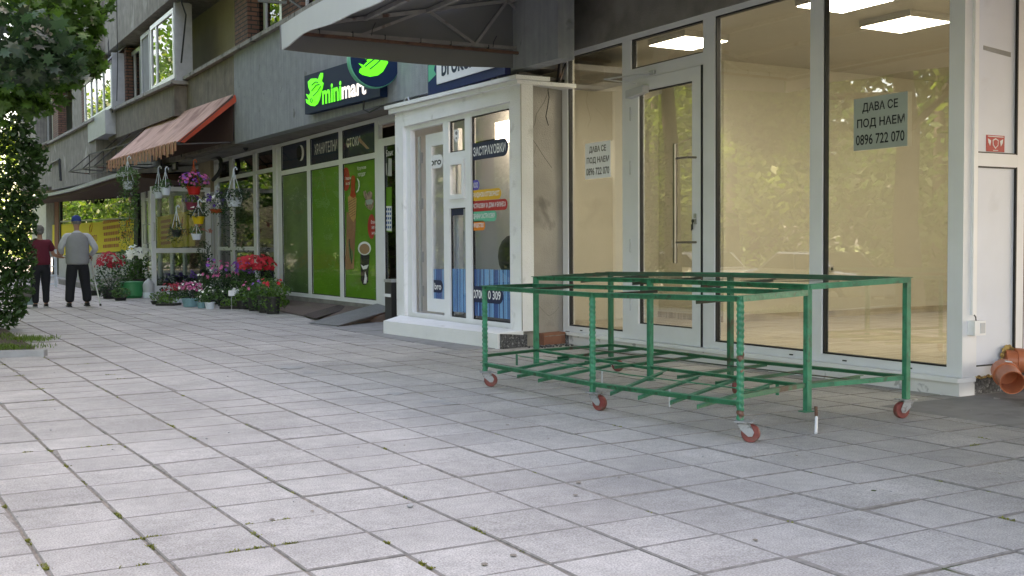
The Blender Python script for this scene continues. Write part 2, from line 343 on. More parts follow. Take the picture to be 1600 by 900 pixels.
def text(body, name, m, parent, org, ux, uz, w, h, off=0.0, ext=.0015, shear=0, mixed=False):
    """lettering fitted in a w x h box whose lower left corner is org"""
    cu = bpy.data.curves.new(name, 'FONT'); cu.body = body; cu.size = 1; cu.offset = off; cu.extrude = 0; cu.shear = shear; cu.align_x = 'CENTER'; cu.resolution_u = 3
    cu.space_line = .95
    to = bpy.data.objects.new(name, cu); C.objects.link(to)
    dg = bpy.context.evaluated_depsgraph_get(); me = bpy.data.meshes.new_from_object(to.evaluated_get(dg)); C.objects.unlink(to); bpy.data.objects.remove(to)
    if not me.vertices: return None
    xs = [v.co.x for v in me.vertices]; ys = [v.co.y for v in me.vertices]
    x0, x1, y0, y1 = min(xs), max(xs), min(ys), max(ys)
    ux = Vector(ux).normalized(); uz = Vector(uz).normalized(); org = Vector(org) - parent_loc(parent)
    for v in me.vertices: v.co = org + ux*((v.co.x-x0)/(x1-x0)*w) + uz*((v.co.y-y0)/(y1-y0)*h)
    me.materials.clear(); me.materials.append(M[m]); me.name = name
    o = bpy.data.objects.new(name, me); C.objects.link(o); o.parent = parent; return o
def ftext(body, name, m, parent, X, ya, yb, z0, z1, off=0.0, shear=0):      # lettering on a facade plane, read from the street
    return text(body, name, m, parent, (X, max(ya, yb), z0), (0, -1, 0), (0, 0, 1), abs(ya-yb), z1-z0, off, shear=shear)
def pxpoly(mb, pts, X, t=0.0):                              # a flat shape on the facade plane X
    P = [onX(x, y, X) for x, y in pts]
    return mb.prism(P, (t, 0, 0)) if t else mb.quad(*P)
def ellpts(cx, cy, rx, ry, n=20, a0=0): return [(cx+rx*cos(2*pi*k/n), cy+ry*sin(2*pi*k/n)) for k in range(n)]
# leaves
def leaves(mb, c, r, n, size, rnd, shape='oval', droop=.3, shell=.5):
    c = Vector(c)
    for _ in range(n):
        while True:
            d = Vector((rnd.uniform(-1, 1), rnd.uniform(-1, 1), rnd.uniform(-1, 1)))
            if .05 < d.length < 1: break
        if shell: d = d.normalized()*(d.length**shell)
        p = c+Vector((d.x*r[0], d.y*r[1], d.z*r[2]))
        leaf(mb, p, size*rnd.uniform(.6, 1.3), rnd, shape, droop)
MAPLE = [(0, -.5), (.12, -.22), (.42, -.38), (.34, -.12), (.62, .02), (.36, .14), (.42, .42), (.16, .30), (0, .70), (-.16, .30), (-.42, .42), (-.36, .14), (-.62, .02), (-.34, -.12), (-.42, -.38), (-.12, -.22)]
def leaf(mb, p, s, rnd, shape, droop=.3):
    a = rnd.uniform(0, 2*pi); n = Vector((cos(a)*rnd.uniform(.2, 1), sin(a)*rnd.uniform(.2, 1), rnd.uniform(.15, 1))).normalized()
    u = n.orthogonal().normalized(); u = Matrix.Rotation(rnd.uniform(0, 2*pi), 3, n) @ u; v = n.cross(u)
    if shape == 'maple': mb.quad(*[p+u*(x*s)+v*(y*s)-n*(abs(x)*.25*s) for x, y in MAPLE])
    elif shape == 'tri': mb.quad(p-u*s*.35, p+v*s*.7, p+u*s*.35)
    else: mb.quad(p-v*s*.55, p+u*s*.28-n*s*.06, p+v*s*.55-n*s*droop*.3, p-u*s*.28-n*s*.06)
def flowers(mb, c, r, n, s, rnd):
    c = Vector(c)
    for _ in range(n):
        d = Vector((rnd.uniform(-1, 1), rnd.uniform(-1, 1), rnd.uniform(-.3, 1)))
        if d.length > 1: d.normalize()
        p = c+Vector((d.x*r[0], d.y*r[1], d.z*r[2])); nn = (d+Vector((0, -.5, .4))).normalized(); u = nn.orthogonal().normalized(); v = nn.cross(u); q = s*rnd.uniform(.7, 1.2)
        pts = []
        for k in range(10):
            a = 2*pi*k/10; rr = q*(.55 if k % 2 else 1.0); pts.append(p+u*cos(a)*rr+v*sin(a)*rr+nn*q*.2)
        for k in range(10): mb.quad(p, pts[k], pts[(k+1) % 10])
#PART2
# ================================================================== GROUND
XS = 6.764; XF = 6.05
def warp(x, y):
    w_ = max(0.0, min(1.0, (2.3-x)/.9)); return x - .03*max(0, y-3.8)*w_*(1 if y < 30 else 30/y)
rg = random.Random(3)
def patch_conc(x, y): return (x > 5.95 and y < 5.2) or (x < 1.35 and y > 12.45) or (x > 5.6 and 10.3 < y < 13)
mb = MB(); px_, py_ = .377, .361
for i in range(-9, 16):
    for j in range(-6, 150):
        x0 = 1.606+px_*i; y0 = 2.855+py_*j
        if patch_conc(x0+.18, y0+.18) or x0 > 7.0: continue
        gx, gy = .005, .0042
        z = rg.uniform(-.0025, .0025); tx = rg.uniform(-.004, .004); ty = rg.uniform(-.005, .005); rz = rg.uniform(-.006, .006)
        j1 = [rg.uniform(-.002, .002) for _ in range(4)]
        xa, xb, ya, yb = x0+gx+j1[0], x0+px_-gx+j1[1], y0+gy+j1[2], y0+py_-gy+j1[3]
        cx, cy = (xa+xb)/2, (ya+yb)/2; vs = []
        rr_ = rg.uniform(.004, .0075)
        for zz, ins in ((-.03, 0), (-.0045, 0), (0, rr_)):
            for (u, v) in ((xa+ins, ya+ins), (xb-ins, ya+ins), (xb-ins, yb-ins), (xa+ins, yb-ins)):
                uu = cx+(u-cx)-(v-cy)*rz; vv = cy+(v-cy)+(u-cx)*rz
                vs.append((warp(uu, vv), vv, z+zz+tx*(u-cx)+ty*(v-cy)))
        if rg.random() < .10: k_ = rg.randrange(4); vs[8+k_] = (vs[8+k_][0]+(cx-vs[8+k_][0])*rg.uniform(.03, .12), vs[8+k_][1]+(cy-vs[8+k_][1])*rg.uniform(.03, .12), vs[8+k_][2])
        mb.mi = 0; mb.add(vs, [(8, 9, 10, 11)]); mb.mi = 1; n0 = len(mb.v)-12; mb.f += [tuple(n0+q for q in (a+b, (a+1) % 4+b, (a+1) % 4+b+4, a+b+4)) for b in (0, 4) for a in range(4)]; mb.m += [1]*8
struct('paving', mb, ['tile', 'tile_edge'])
struct('paving_bed', MB().quad((-2.2, -4, -.006), (7.6, -4, -.006), (7.6, 60, -.006), (-2.2, 60, -.006)), 'joint')
mb = MB().quad((-3.2, -60, -.03), (40, -60, -.03), (40, 260, -.03), (-3.2, 260, -.03)); struct('ground', mb, 'concrete_floor')
mb = MB().quad((-3.2, -60, -.03), (-3.2, 260, -.03), (-6.4, 260, -.52), (-6.4, -60, -.52)); struct('grass_bank', mb, 'lawn')
mb = MB().quad((-6.4, -400, -.52), (-6.4, 900, -.52), (-15, 900, -.52), (-15, -400, -.52)); struct('road', mb, 'asphalt')
mb = MB().quad((-15, -400, -.50), (-15, 900, -.50), (-500, 900, -.2), (-500, -400, -.2)); struct('far_lawn', mb, 'lawn')
mb = MB().quad((-6.4, 260, -.53), (-6.4, 900, -.53), (500, 900, -.53), (500, 260, -.53)); struct('terrain', mb, 'lawn')
mb = MB().box(5.86, 9.5, .5, 5.22, -.02, .002); struct('concrete_apron', mb, 'concrete_floor')
mb = MB().box(5.3, 6.75, 10.35, 15.2, -.02, .0045); struct('concrete_strip', mb, 'concrete_floor')
# planting bed at the left
mb = MB()
for i in range(14):
    for j in range(20):
        x0, x1 = -3.2+i*.33, -3.2+(i+1)*.33; y0, y1 = 12.42+j*.9, 12.42+(j+1)*.9
        h = lambda x, y: .015+.03*sin(x*3+y)*sin(y*1.7)+.02*min(1, max(0, 1.4-x))
        mb.quad((x0, y0, h(x0, y0)), (x1, y0, h(x1, y0)), (x1, y1, h(x1, y1)), (x0, y1, h(x0, y1)))
struct('planting_bed', mb, 'soil', True)
k = thing('kerb', 'low grey concrete kerb at the front of the planting bed on the left', 'kerb', (0, 12.3, 0))
MB().hexa([(-2.2, 13.2), (1.42, 12.16), (1.47, 12.29), (-2.2, 13.33)], [-.02]*4, [.065]*4).build('kerb_stone', 'kerb', k)
def grass(mb, pts, h, rnd, n=10, sp=.03):
    for p in pts:
        for _ in range(n):
            a = rnd.uniform(0, 2*pi); q = Vector(p)+Vector((rnd.gauss(0, sp), rnd.gauss(0, sp), 0)); hh = h*rnd.uniform(.4, 1.2); l = rnd.uniform(.2, 1.1)*hh; wd = Vector((-sin(a), cos(a), 0))*.0035*rnd.uniform(.7, 1.5)
            t = q+Vector((cos(a)*l, sin(a)*l, hh)); m_ = q+Vector((cos(a)*l*.35, sin(a)*l*.35, hh*.6)); mb.quad(q-wd, q+wd, m_+wd*.8, t, m_-wd*.8)
rg = random.Random(11); mb = MB()
for (cx, cy, sx, sy, n) in ((1.05, 13.1, .35, .35, 90), (.5, 13.4, .5, .4, 110), (1.5, 14.3, .25, .35, 60), (-.5, 13.9, .7, .6, 80), (1.2, 14.9, .3, .5, 30)):
    grass(mb, [(rg.gauss(cx, sx*.5), rg.gauss(cy, sy*.5), .02) for _ in range(n)], .045, rg, 12, .05)
o = tag(mb.build('grass', 'grass_blade'), 'short patchy green grass behind the kerb on the left', 'grass', kind='stuff')
mb = MB()   # weeds in the paving joints, at the joints where the photo shows them
spots = [(85, 885, 8), (103, 728, 6), (185, 806, 6), (228, 840, 12), (245, 852, 8), (375, 858, 5), (390, 854, 5), (440, 818, 6), (450, 852, 9), (445, 830, 5), (20, 578, 8), (35, 590, 5), (58, 607, 6), (8, 571, 6), (75, 622, 5), (130, 569, 4), (175, 585, 5), (190, 592, 3), (245, 666, 4), (105, 702, 5), (215, 893, 4), (390, 819, 3), (740, 826, 4), (676, 882, 8), (755, 829, 6), (1497, 691, 6), (1525, 687, 6), (1580, 813, 5), (970, 666, 3), (620, 845, 3), (15, 850, 5), (40, 790, 4), (170, 693, 4), (128, 700, 3), (300, 665, 3), (318, 682, 3), (40, 700, 3), (585, 702, 3)]
for x, y, n in spots:
    g = gnd(x, y); i = round((g.x-1.606)/px_); j = round((g.y-2.855)/py_); gx_, gy_ = 1.606+px_*i, 2.855+py_*j
    if abs(g.x-gx_) < abs(g.y-gy_): base = [(warp(gx_, g.y+q), g.y+q, -.004) for q in [rg.uniform(-.04, .05) for _ in range(n)]]
    else: base = [(g.x+q, gy_, -.004) for q in [rg.uniform(-.05, .05) for _ in range(n)]]
    grass(mb, base, .010, rg, 7, .007)
for _ in range(90):
    i = rg.randint(-4, 9); yy = rg.uniform(2.5, 14); xx = 1.606+px_*i
    grass(mb, [(warp(xx, yy+q), yy+q, -.005) for q in (0, .02)], .007, rg, 4, .005)
tag(mb.build('weeds', 'weed_blade'), 'small weeds and moss growing in the paving joints', 'weeds', kind='stuff')
mb = MB()   # grit, crumbs of mortar and dry bits on the paving
for _ in range(230):
    x, y = rg.uniform(.2, 6.2), 2.2+rg.random()**1.6*10; s_ = rg.uniform(.0025, .007)
    if rg.random() < .4: x = 1.606+px_*round((x-1.606)/px_)+rg.gauss(0, .012)
    a = rg.uniform(0, 3); mb.hexa([(x+s_*cos(a+k*1.57)*rg.uniform(.6, 1.2), y+s_*sin(a+k*1.57)*rg.uniform(.6, 1.2)) for k in range(4)], [-.002]*4, [s_*rg.uniform(.3, .9)]*4)
tag(mb.build('grit', 'kerb'), 'pale grit and crumbs scattered over the paving slabs', 'grit', kind='stuff')
mb = MB()
for x, y, r_ in [(757, 883, .013), (802, 869, .013), (904, 755, .014), (899, 775, .012), (967, 747, .008), (488, 800, .008), (425, 813, .012), (793, 665, .012), (632, 697, .006), (230, 777, .007), (1093, 702, .007), (1365, 768, .012), (1245, 713, .007), (1378, 555, .02), (640, 640, .008), (857, 686, .007), (560, 700, .006), (1040, 722, .006), (330, 640, .008), (1180, 845, .01)]:
    g = gnd(x, y); mb.lathe((g.x, g.y, .0045), [(r_, 0), (r_*.9, .0015)], 9)
tag(mb.build('gum_spots', 'joint'), 'flat dark chewing gum spots pressed on the paving', 'gum', kind='stuff')
g = gnd(641, 793); pb = thing('pebble', 'small pale pebble lying alone on the paving in the foreground', 'pebble', (g.x, g.y, 0)); MB().ell((g.x, g.y, .009), (.017, .012, .009), 8, 5).build('stone', 'kerb', pb, True)
mb = MB()   # pale mortar smears
for x, y, a, b in [(455, 575, .30, .14), (485, 583, .24, .10), (620, 616, .16, .10), (680, 628, .22, .1), (700, 631, .14, .08), (690, 550, .2, .14), (710, 548, .12, .06)]:
    g = gnd(x, y); n = 16; rr = [rg.uniform(.5, 1.05) for _ in range(n)]
    mb.quad(*[(g.x+a*.5*rr[k_]*cos(2*pi*k_/n), g.y+b*.9*rr[k_]*sin(2*pi*k_/n), .0042+.0002*rg.random()) for k_ in range(n)])
tag(mb.build('mortar_stains', 'kerb'), 'thin pale mortar smears dried on the paving slabs', 'mortar', kind='stuff')
# ================================================================== APARTMENT BUILDING (upper storeys)
ab = thing('apartment_building', 'long grey brown apartment block with brick piers above the ground floor shops', 'building', (6.5, 20, 3))
mb = MB(); mb.run(XF, XF+.2, 9.6, 21.45, (3.02, 4.88), (3.14, 4.88)); mb.build('fascia_panel', 'plaster_blue', ab)['label'] = 'blue grey plastered fascia panel'
mb = MB(); mb.run(XF+.01, XF+.2, 21.47, 25.7, (3.14, 4.875), (3.2, 4.875)); mb.build('fascia_panel', 'render_brown', ab)['label'] = 'brown textured fascia panel above the orange awning'
mb = MB(); mb.run(XF+.05, XF+.3, 25.72, 58, (3.15, 4.9), (3.8, 5.3)); mb.build('fascia_panel', 'render_grey', ab)
mb = MB(); mb.run(5.97, 6.4, 9.6, 25.72, (4.885, 4.96), (4.885, 4.96)); mb.build('ledge', 'ledge', ab)
mb = MB(); mb.run(XF+.2, 8.2, 10.7, 58, (3.13, 3.2), (3.2, 3.3)); mb.build('soffit', 'dark_concrete', ab)
# wall above the vacant shop, behind the canopy
mb = MB(); mb.box(6.70, 7.0, 4.9, 10.6, 3.262, 7.5); mb.build('wall', 'dark_concrete', ab)['label'] = 'dark rough concrete wall above the vacant shop'
# loggia storey
mb = MB(); mb.box(6.76, 6.9, 9.6, 58, 4.9, 15); mb.build('wall', 'beige_wall', ab)
mb = MB(); mb.box(6.9, 18, -30, 60, 3.45, 15.5); mb.box(6.9, 7.1, -30, .5, -.02, 3.45); mb.build('rear_wall', 'render_grey', ab)
def Yp(px, X, py=200): return onX(px, py, X).y
def pier(pa, pb, X, X2=6.76, z1=7.4): 
    b = MB(); b.box(X, X2, Yp(pb, X, 60), Yp(pa, X, 60), 4.962, z1); b.build('brick_pier', 'brick', ab)
pier(367, 387, 6.3); pier(441, 471, 6.42, 6.76)
def window(name, Xw, ya, yb, z0, z1, nsash, mframe='pvc_dim', mglass='glass_flat', w_=.07, par=ab):
    f = MB().frame(ya, yb, z0, z1, Xw, Xw+.08, w_)
    lo, hi = min(ya, yb), max(ya, yb)
    for k_ in range(1, nsash): y = lo+(hi-lo)*k_/nsash; f.box(Xw+.004, Xw+.076, y-w_*.5, y+w_*.5, z0+w_, z1-w_)
    fo = f.build(name, mframe, par); MB().box(Xw+.03, Xw+.045, lo+w_, hi-w_, z0+w_, z1-w_).build('pane', mglass, fo); return fo
window('window', 6.5, Yp(388, 6.5, 60), Yp(440, 6.5, 30), 4.97, 7.2, 2, 'alu', w_=.12)
window('window', 6.5, Yp(474, 6.5, 20), Yp(560, 6.5, 0), 4.97, 7.2, 3, 'alu', w_=.12)
MB().bar(onX(405, 1, 6.2), onX(450, 4, 6.2), .05).bar(onX(453, 0, 6.2), onX(472, 13, 6.2), .03).bar(onX(405, 2, 6.2), onX(405, 2, 6.2)+Vector((.4, 0, 0)), .03).build('railing', 'steel_dark', ab)
# the bay: enclosed balcony with large sliding windows
by = Yp(284, 5.78, 130)
ya, yb = 25.3, 33.6
mb = MB(); mb.run(5.78, 6.2, ya, yb, (4.08, 4.76), (4.22, 4.98)); mb.build('bay_parapet', 'render_brown', ab)
mb = MB(); mb.run(5.68, 6.4, ya-.15, yb, (4.77, 4.85), (4.99, 5.07)); mb.build('bay_sill', 'ledge', ab)
mb = MB(); mb.run(5.74, 6.76, 10.0, yb, (6.62, 8.6), (6.72, 8.9)); mb.build('upper_parapet', 'render_grey', ab)
def bwin(pa, pb, X, zt, nm='window', fr='white_pvc', gl='glass_flat', w_=.1, mull=()):
    Ya, Yb = Yp(pa, X, 100), Yp(pb, X, 100); zz0 = 4.86+.2*(max(Ya, Yb)-25)/8
    f = MB().frame(Ya, Yb, zz0, zt, X, X+.08, w_)
    for m_ in mull: y = Yp(m_, X, 100); f.box(X+.004, X+.076, y-w_*.5, y+w_*.5, zz0+w_, zt-w_)
    fo = f.build(nm, fr, ab); MB().box(X+.03, X+.045, min(Ya, Yb)+w_, max(Ya, Yb)-w_, zz0+w_, zt-w_).build('pane', gl, fo)
bwin(271.5, 235, 5.8, 6.5, mull=(244,))
bwin(234, 220, 5.9, 6.55, gl='pale_interior' if 0 else 'mid_interior', fr='pvc_dim')
bwin(219, 200, 6.1, 6.5, mull=(209,), fr='alu')
b = MB(); b.box(5.95, 6.3, Yp(197, 5.95, 120), Yp(176, 5.95, 120)+.3, 4.95, 6.62); b.build('brick_pier', 'brick', ab)
b = MB(); b.box(5.82, 6.2, Yp(273, 5.8)-.02, Yp(273, 5.8)-.10, 4.86, 6.6); b.box(5.92, 6.16, 25.3, 25.42, 4.86, 6.62); b.build('side_cladding', 'plaster_blue' if 0 else 'zinc_sheet', ab)['label'] = 'pale blue sheet closing the end of the glazed balcony'
# further sections: glazed balcony with a sheet roof, second parapet, piers
b = MB(); b.run(5.55, 6.3, 34.3, 44.2, (3.12, 4.86), (3.3, 5.0)); b.build('bay_parapet', 'render_grey', ab)['label'] = 'weathered cracked grey parapet with a slanting scar'
b = MB(); b.run(5.45, 6.4, 34.2, 44.3, (4.87, 4.95), (5.01, 5.09)); b.build('bay_sill', 'ledge', ab)
b = MB(); b.box(5.5, 6.2, 32.4, 35.4, 4.32, 4.98); b.build('balcony_apron', 'zinc_sheet', ab)
bal = MB().frame(32.0, 36.6, 5.0, 6.3, 5.6, 5.68, .09)
for y in (33.3, 34.5, 35.4): bal.box(5.604, 5.676, y-.05, y+.05, 5.09, 6.21)
fo = bal.build('window', 'white_pvc', ab); MB().box(5.63, 5.645, 32.09, 36.5, 5.09, 6.21).build('pane', 'glass_flat', fo)
b = MB(); b.add([(5.5, 31.9, 6.28), (5.5, 36.8, 6.34), (6.35, 36.8, 7.1), (6.35, 31.9, 7.05), (5.5, 31.9, 6.24), (5.5, 36.8, 6.3), (6.35, 36.8, 7.06), (6.35, 31.9, 7.01)], [(0, 1, 2, 3), (7, 6, 5, 4), (0, 4, 5, 1), (1, 5, 6, 2), (2, 6, 7, 3), (3, 7, 4, 0)]); b.box(5.62, 6.35, 31.92, 31.98, 4.95, 6.5); b.build('balcony_roof', 'zinc_sheet', ab)['label'] = 'sloping pale sheet roof over the narrow glazed balcony'
b = MB(); b.box(6.0, 6.3, 38.0, 39.8, 5.0, 6.9); b.build('brick_pier', 'brick', ab); b = MB(); b.box(6.0, 6.3, 45.5, 47, 5.2, 7.2); b.build('brick_pier', 'brick', ab)
b = MB(); b.box(6.3, 6.7, 36.7, 44, 5.0, 10); b.build('wall', 'render_grey', ab)
b = MB(); b.run(5.74, 6.76, 36.2, 41.5, (7.2, 9.3), (7.4, 9.6)); b.build('upper_parapet', 'render_grey', ab)
b = MB(); b.run(5.75, 6.6, 45, 57, (3.5, 5.15), (3.85, 5.35)); b.run(5.6, 6.6, 45, 50.5, (5.16, 5.24), (5.3, 5.38)); b.run(5.75, 6.6, 50.5, 57, (5.36, 12), (5.5, 12)); b.run(5.75, 6.6, 45, 50.5, (7.4, 12), (7.5, 12)); b.build('end_wall', 'render_grey', ab)
window('window', 6.2, 47.2, 50.3, 5.25, 7.3, 2, 'alu', par=ab, w_=.12)
for P_, r_ in (([(6.0, 33.4, 8.5), (5.72, 33.0, 6.9), (5.7, 32.5, 5.6), (5.68, 32.3, 4.9)], .014), ([(5.72, 31.6, 9), (5.7, 31.5, 6.2), (5.62, 31.3, 5.1)], .012), ([(5.72, 24.9, 7.0), (5.9, 24.6, 6.2), (5.85, 24.9, 5.2)], .02), ([(5.95, 26.05, 4.76), (6.03, 25.85, 4.3), (6.03, 25.8, 3.2)], .012)):
    MB().tube(P_, r_, 5).build('cable', 'cable', ab)
b = MB().tube([(5.45, 44.0, 4.0), (5.5, 43.6, 4.25), (5.5, 41.6, 4.25), (5.5, 41.4, 3.5)], .04, 6)
b.build('drain_pipe', 'cable', ab)
# ================================================================== VACANT SHOP
rm = MB()   # the lit empty room behind the glass
rm.box(6.84, 14, 5.36, 12.2, .02, .12); struct('shop_floor', rm, 'wood_floor')
rm = MB(); rm.box(6.84, 14, 5.36, 12.2, 3.42, 3.5); struct('shop_ceiling', rm, 'cream_ceiling')
rm = MB(); rm.box(9.24, 9.5, 10.76, 12.2, .12, 3.42); rm.box(9.5, 16, 10.76, 10.9, .12, 3.42); rm.box(6.84, 9.24, 12.1, 12.2, .12, 3.42); rm.box(13.9, 14, 5.36, 10.76, .12, 3.42); rm.box(6.9, 14, 5.36, 5.42, .12, 3.42); rm.box(6.85, 6.9, 10.6, 12.1, .12, 3.42)
struct('shop_wall', rm, 'cream_wall')
sk = MB(); sk.box(9.5, 13.9, 10.742, 10.758, .12, .21); sk.box(9.222, 9.238, 10.76, 12.1, .12, .20); sk.build('skirting', 'wood_floor'); tag(bpy.data.objects['skirting'], kind='structure')
vs = thing('vacant_shop_front', 'white framed glass shop front of the empty shop behind the green trolley', 'shop front', (XS, 7.9, 0))
fr = MB(); x0, x1 = 6.72, 6.80
def fb(ya, yb, z0, z1, xa=x0, xb=x1): fr.box(xa, xb, min(ya, yb), max(ya, yb), z0, z1)
fb(10.58, 10.47, .135, 3.262); fb(9.415, 9.262, .2, 3.21); fb(8.118, 7.955, .2, 3.21); fb(6.745, 6.605, .2, 3.21); fb(5.372, 5.24, .135, 3.262)
fb(10.47, 5.372, 3.21, 3.262); fb(10.47, 9.262, .135, .2); fb(7.955, 5.372, .135, .2); fb(8.118, 7.955, .135, .2)
fb(9.262, 8.118, 2.79, 2.905); fb(9.262, 8.118, .108, .132, 6.70, 6.82)
fr.build('frame', 'grey_pvc', vs)
tr = MB()
for (ya, yb, z0, z1) in ((10.47, 9.415, .2, 3.21), (9.262, 8.118, 2.905, 3.21), (7.955, 6.745, .2, 3.21), (6.605, 5.372, .2, 3.21)):
    tr2 = MB().frame(ya, yb, z0, z1, 6.735, 6.785, .013); g_ = tr2.build('gasket', 'gasket', vs)
    MB().box(6.755, 6.765, yb+.012, ya-.012, z0+.012, z1-.012).build('pane', 'glass_shop', vs)
s_ = MB(); s_.box(6.66, 6.86, 5.23, 9.262, .101, .1335); s_.box(6.66, 6.86, 9.262, 10.58, .101, .1335); s_.build('sill', 'white_pvc', vs)
s_ = MB(); s_.box(6.69, 6.86, 5.24, 10.58, -.01, .1); 
for y in (6.4, 7.6, 8.7, 9.7): s_.box(6.688, 6.69, y-.002, y+.002, 0, .1)
s_.build('base_cladding', 'marble', vs)
for y in (5.7, 6.35, 6.95, 7.6, 9.6, 10.2): MB().box(6.713, 6.72, y-.02, y+.02, .158, .168).build('drain_slot', 'gasket', vs)
dr = MB(); dr.frame(8.135, 9.245, .137, 2.785, 6.705, 6.785, .125, .165); door = dr.build('door', 'grey_pvc', vs)
MB().frame(8.255, 9.125, .297, 2.665, 6.725, 6.77, .014).build('gasket', 'gasket', door)
MB().box(6.742, 6.752, 8.268, 9.112, .31, 2.652).build('glass', 'glass_shop', door)
MB().box(6.706, 6.76, 8.118, 8.136, .137, 2.79).build('gap', 'gasket', door)
h = MB().tube([(6.60, 8.385, .93), (6.60, 8.385, 2.07)], .023, 12); h.tube([(6.60, 8.385, 1.13), (6.60, 8.20, 1.13), (6.70, 8.20, 1.13)][:2], .011, 8).tube([(6.60, 8.20, 1.13), (6.71, 8.20, 1.13)], .011, 8).tube([(6.60, 8.385, 1.93), (6.60, 8.20, 1.93)], .011, 8).tube([(6.60, 8.20, 1.93), (6.71, 8.20, 1.93)], .011, 8)
h.build('handle', 'inox', door, True)
l_ = MB(); l_.box(6.694, 6.706, 8.185, 8.225, 1.30, 1.40); l_.box(6.66, 6.694, 8.2, 8.21, 1.345, 1.355); l_.build('lock', 'alu', door); 
l_ = MB().lathe((6.668, 8.205, 1.33), [(.018, -.002), (.018, .002)], 10, 'X'); l_.box(6.664, 6.67, 8.20, 8.211, 1.25, 1.32); l_.box(6.66, 6.664, 8.206, 8.222, 1.24, 1.30); l_.build('key', 'cable', door)
for z in (.5, 1.1, 1.9, 2.45): MB().tube([(6.703, 9.252, z-.07), (6.703, 9.252, z+.07)], .009, 6).build('hinge', 'pvc_dim', door)
cl = MB(); a = Vector((6.69, 9.12, 2.66)); cl.hexa([(6.62, 8.93), (6.70, 8.93), (6.70, 9.22), (6.62, 9.22)], [2.63, 2.63, 2.60, 2.60], [2.70, 2.70, 2.68, 2.68]); cl.bar((6.63, 9.05, 2.73), (6.45, 9.35, 2.80), .02, .012).bar((6.45, 9.35, 2.80), (6.69, 8.86, 2.82), .02, .012)
cl.box(6.68, 6.705, 8.83, 8.90, 2.80, 2.84); cl.build('door_closer', 'pvc_dim', door)
b_ = MB(); b_.box(6.755, 6.79, 8.27, 8.33, 2.54, 2.62); b_.build('alarm_contact', 'white_pvc', door)
# paper signs
def paper(Yl, Yr, z0, z1, label, m='paper', tilt=0):
    t = thing('paper_sign', label, 'sign', (6.735, (Yl+Yr)/2, z0)); X = 6.732
    b_ = MB(); b_.add([(X, Yl, z0+tilt), (X, Yr, z0), (X, Yr, z1), (X, Yl, z1-tilt*.3), (X-.0015, Yl, z0+tilt), (X-.0015, Yr, z0), (X-.0015, Yr, z1), (X-.0015, Yl, z1-tilt*.3)], [(0, 1, 2, 3), (7, 6, 5, 4), (0, 4, 5, 1), (1, 5, 6, 2), (2, 6, 7, 3), (3, 7, 4, 0)]); b_.build('sheet', m, t)
    H = z1-z0; W = Yl-Yr
    ftext('ДАВА СЕ', 'lettering', 'ink', t, X-.003, Yl-W*.17, Yr+W*.17, z0+H*.70, z0+H*.90, .018)
    ftext('ПОД НАЕМ', 'lettering', 'ink', t, X-.003, Yl-W*.07, Yr+W*.05, z0+H*.40, z0+H*.60, .018)
    ftext('0896 722 070', 'lettering', 'ink', t, X-.003, Yl-W*.05, Yr+W*.05, z0+H*.10, z0+H*.30, .012)
paper(10.13, 9.645, 1.83, 2.22, 'white paper rental notice taped on the narrow glass pane left of the door')
paper(6.28, 5.75, 1.84, 2.25, 'greyish rental notice taped inside the large right hand pane', 'paper_backed')
# LED panels
for (x, y, lb) in ((7.86, 9.75, 'bright square ceiling panel seen above the shop door'), (9.18, 7.88, 'bright square ceiling panel furthest right in the empty shop'), (7.86, 7.45, 'bright square ceiling panel cut by the top edge of the photo')):
    t = thing('ceiling_light', lb, 'ceiling light', (x, y, 3.42), 'ceiling lights in the empty shop')
    MB().box(x-.31, x+.31, y-.33, y+.33, 3.352, 3.42).build('housing', 'cream_ceiling', t); MB().box(x-.295, x+.295, y-.315, y+.315, 3.345, 3.351).build('diffuser', 'led', t)
for (x, y) in ((9.3, 5.9), (10.6, 6.3), (12.6, 6.3), (12.6, 7.9)):  # extra glowing panels, out of view, added to brighten the room
    t = thing('ceiling_light', 'unseen square ceiling panel added to brighten the empty shop', 'ceiling light', (x, y, 3.42), 'added unseen fill panels in the empty shop')
    MB().box(x-.31, x+.31, y-.33, y+.33, 3.352, 3.42).build('housing', 'cream_ceiling', t); MB().box(x-.295, x+.295, y-.315, y+.315, 3.345, 3.351).build('diffuser', 'led', t)
for (x, y, z, ax, lb) in ((9.228, 11.85, 0, 'x', 'white wall socket seen low through the shop door glass'), (11.2, 10.75, 0, 'y', 'small wall socket on the beige wall behind the right pane')):
    if ax == 'x': q = onX(1054, 381, 9.22); t = thing('wall_socket', lb, 'socket', q); MB().box(9.21, 9.236, q.y-.05, q.y+.05, q.z-.05, q.z+.05).build('plate', 'white_pvc', t); MB().lathe((9.209, q.y, q.z), [(.028, -.002), (.028, .001)], 12, 'X').build('inset', 'mid_interior', t)
    else: q = onY(1298, 420, 10.75); t = thing('wall_socket', lb, 'socket', q); MB().box(q.x-.04, q.x+.04, 10.73, 10.757, q.z-.04, q.z+.04).build('plate', 'cream_ceiling', t); MB().lathe((q.x, 10.728, q.z), [(.022, -.001), (.022, .001)], 12, 'Y').build('inset', 'gasket', t)
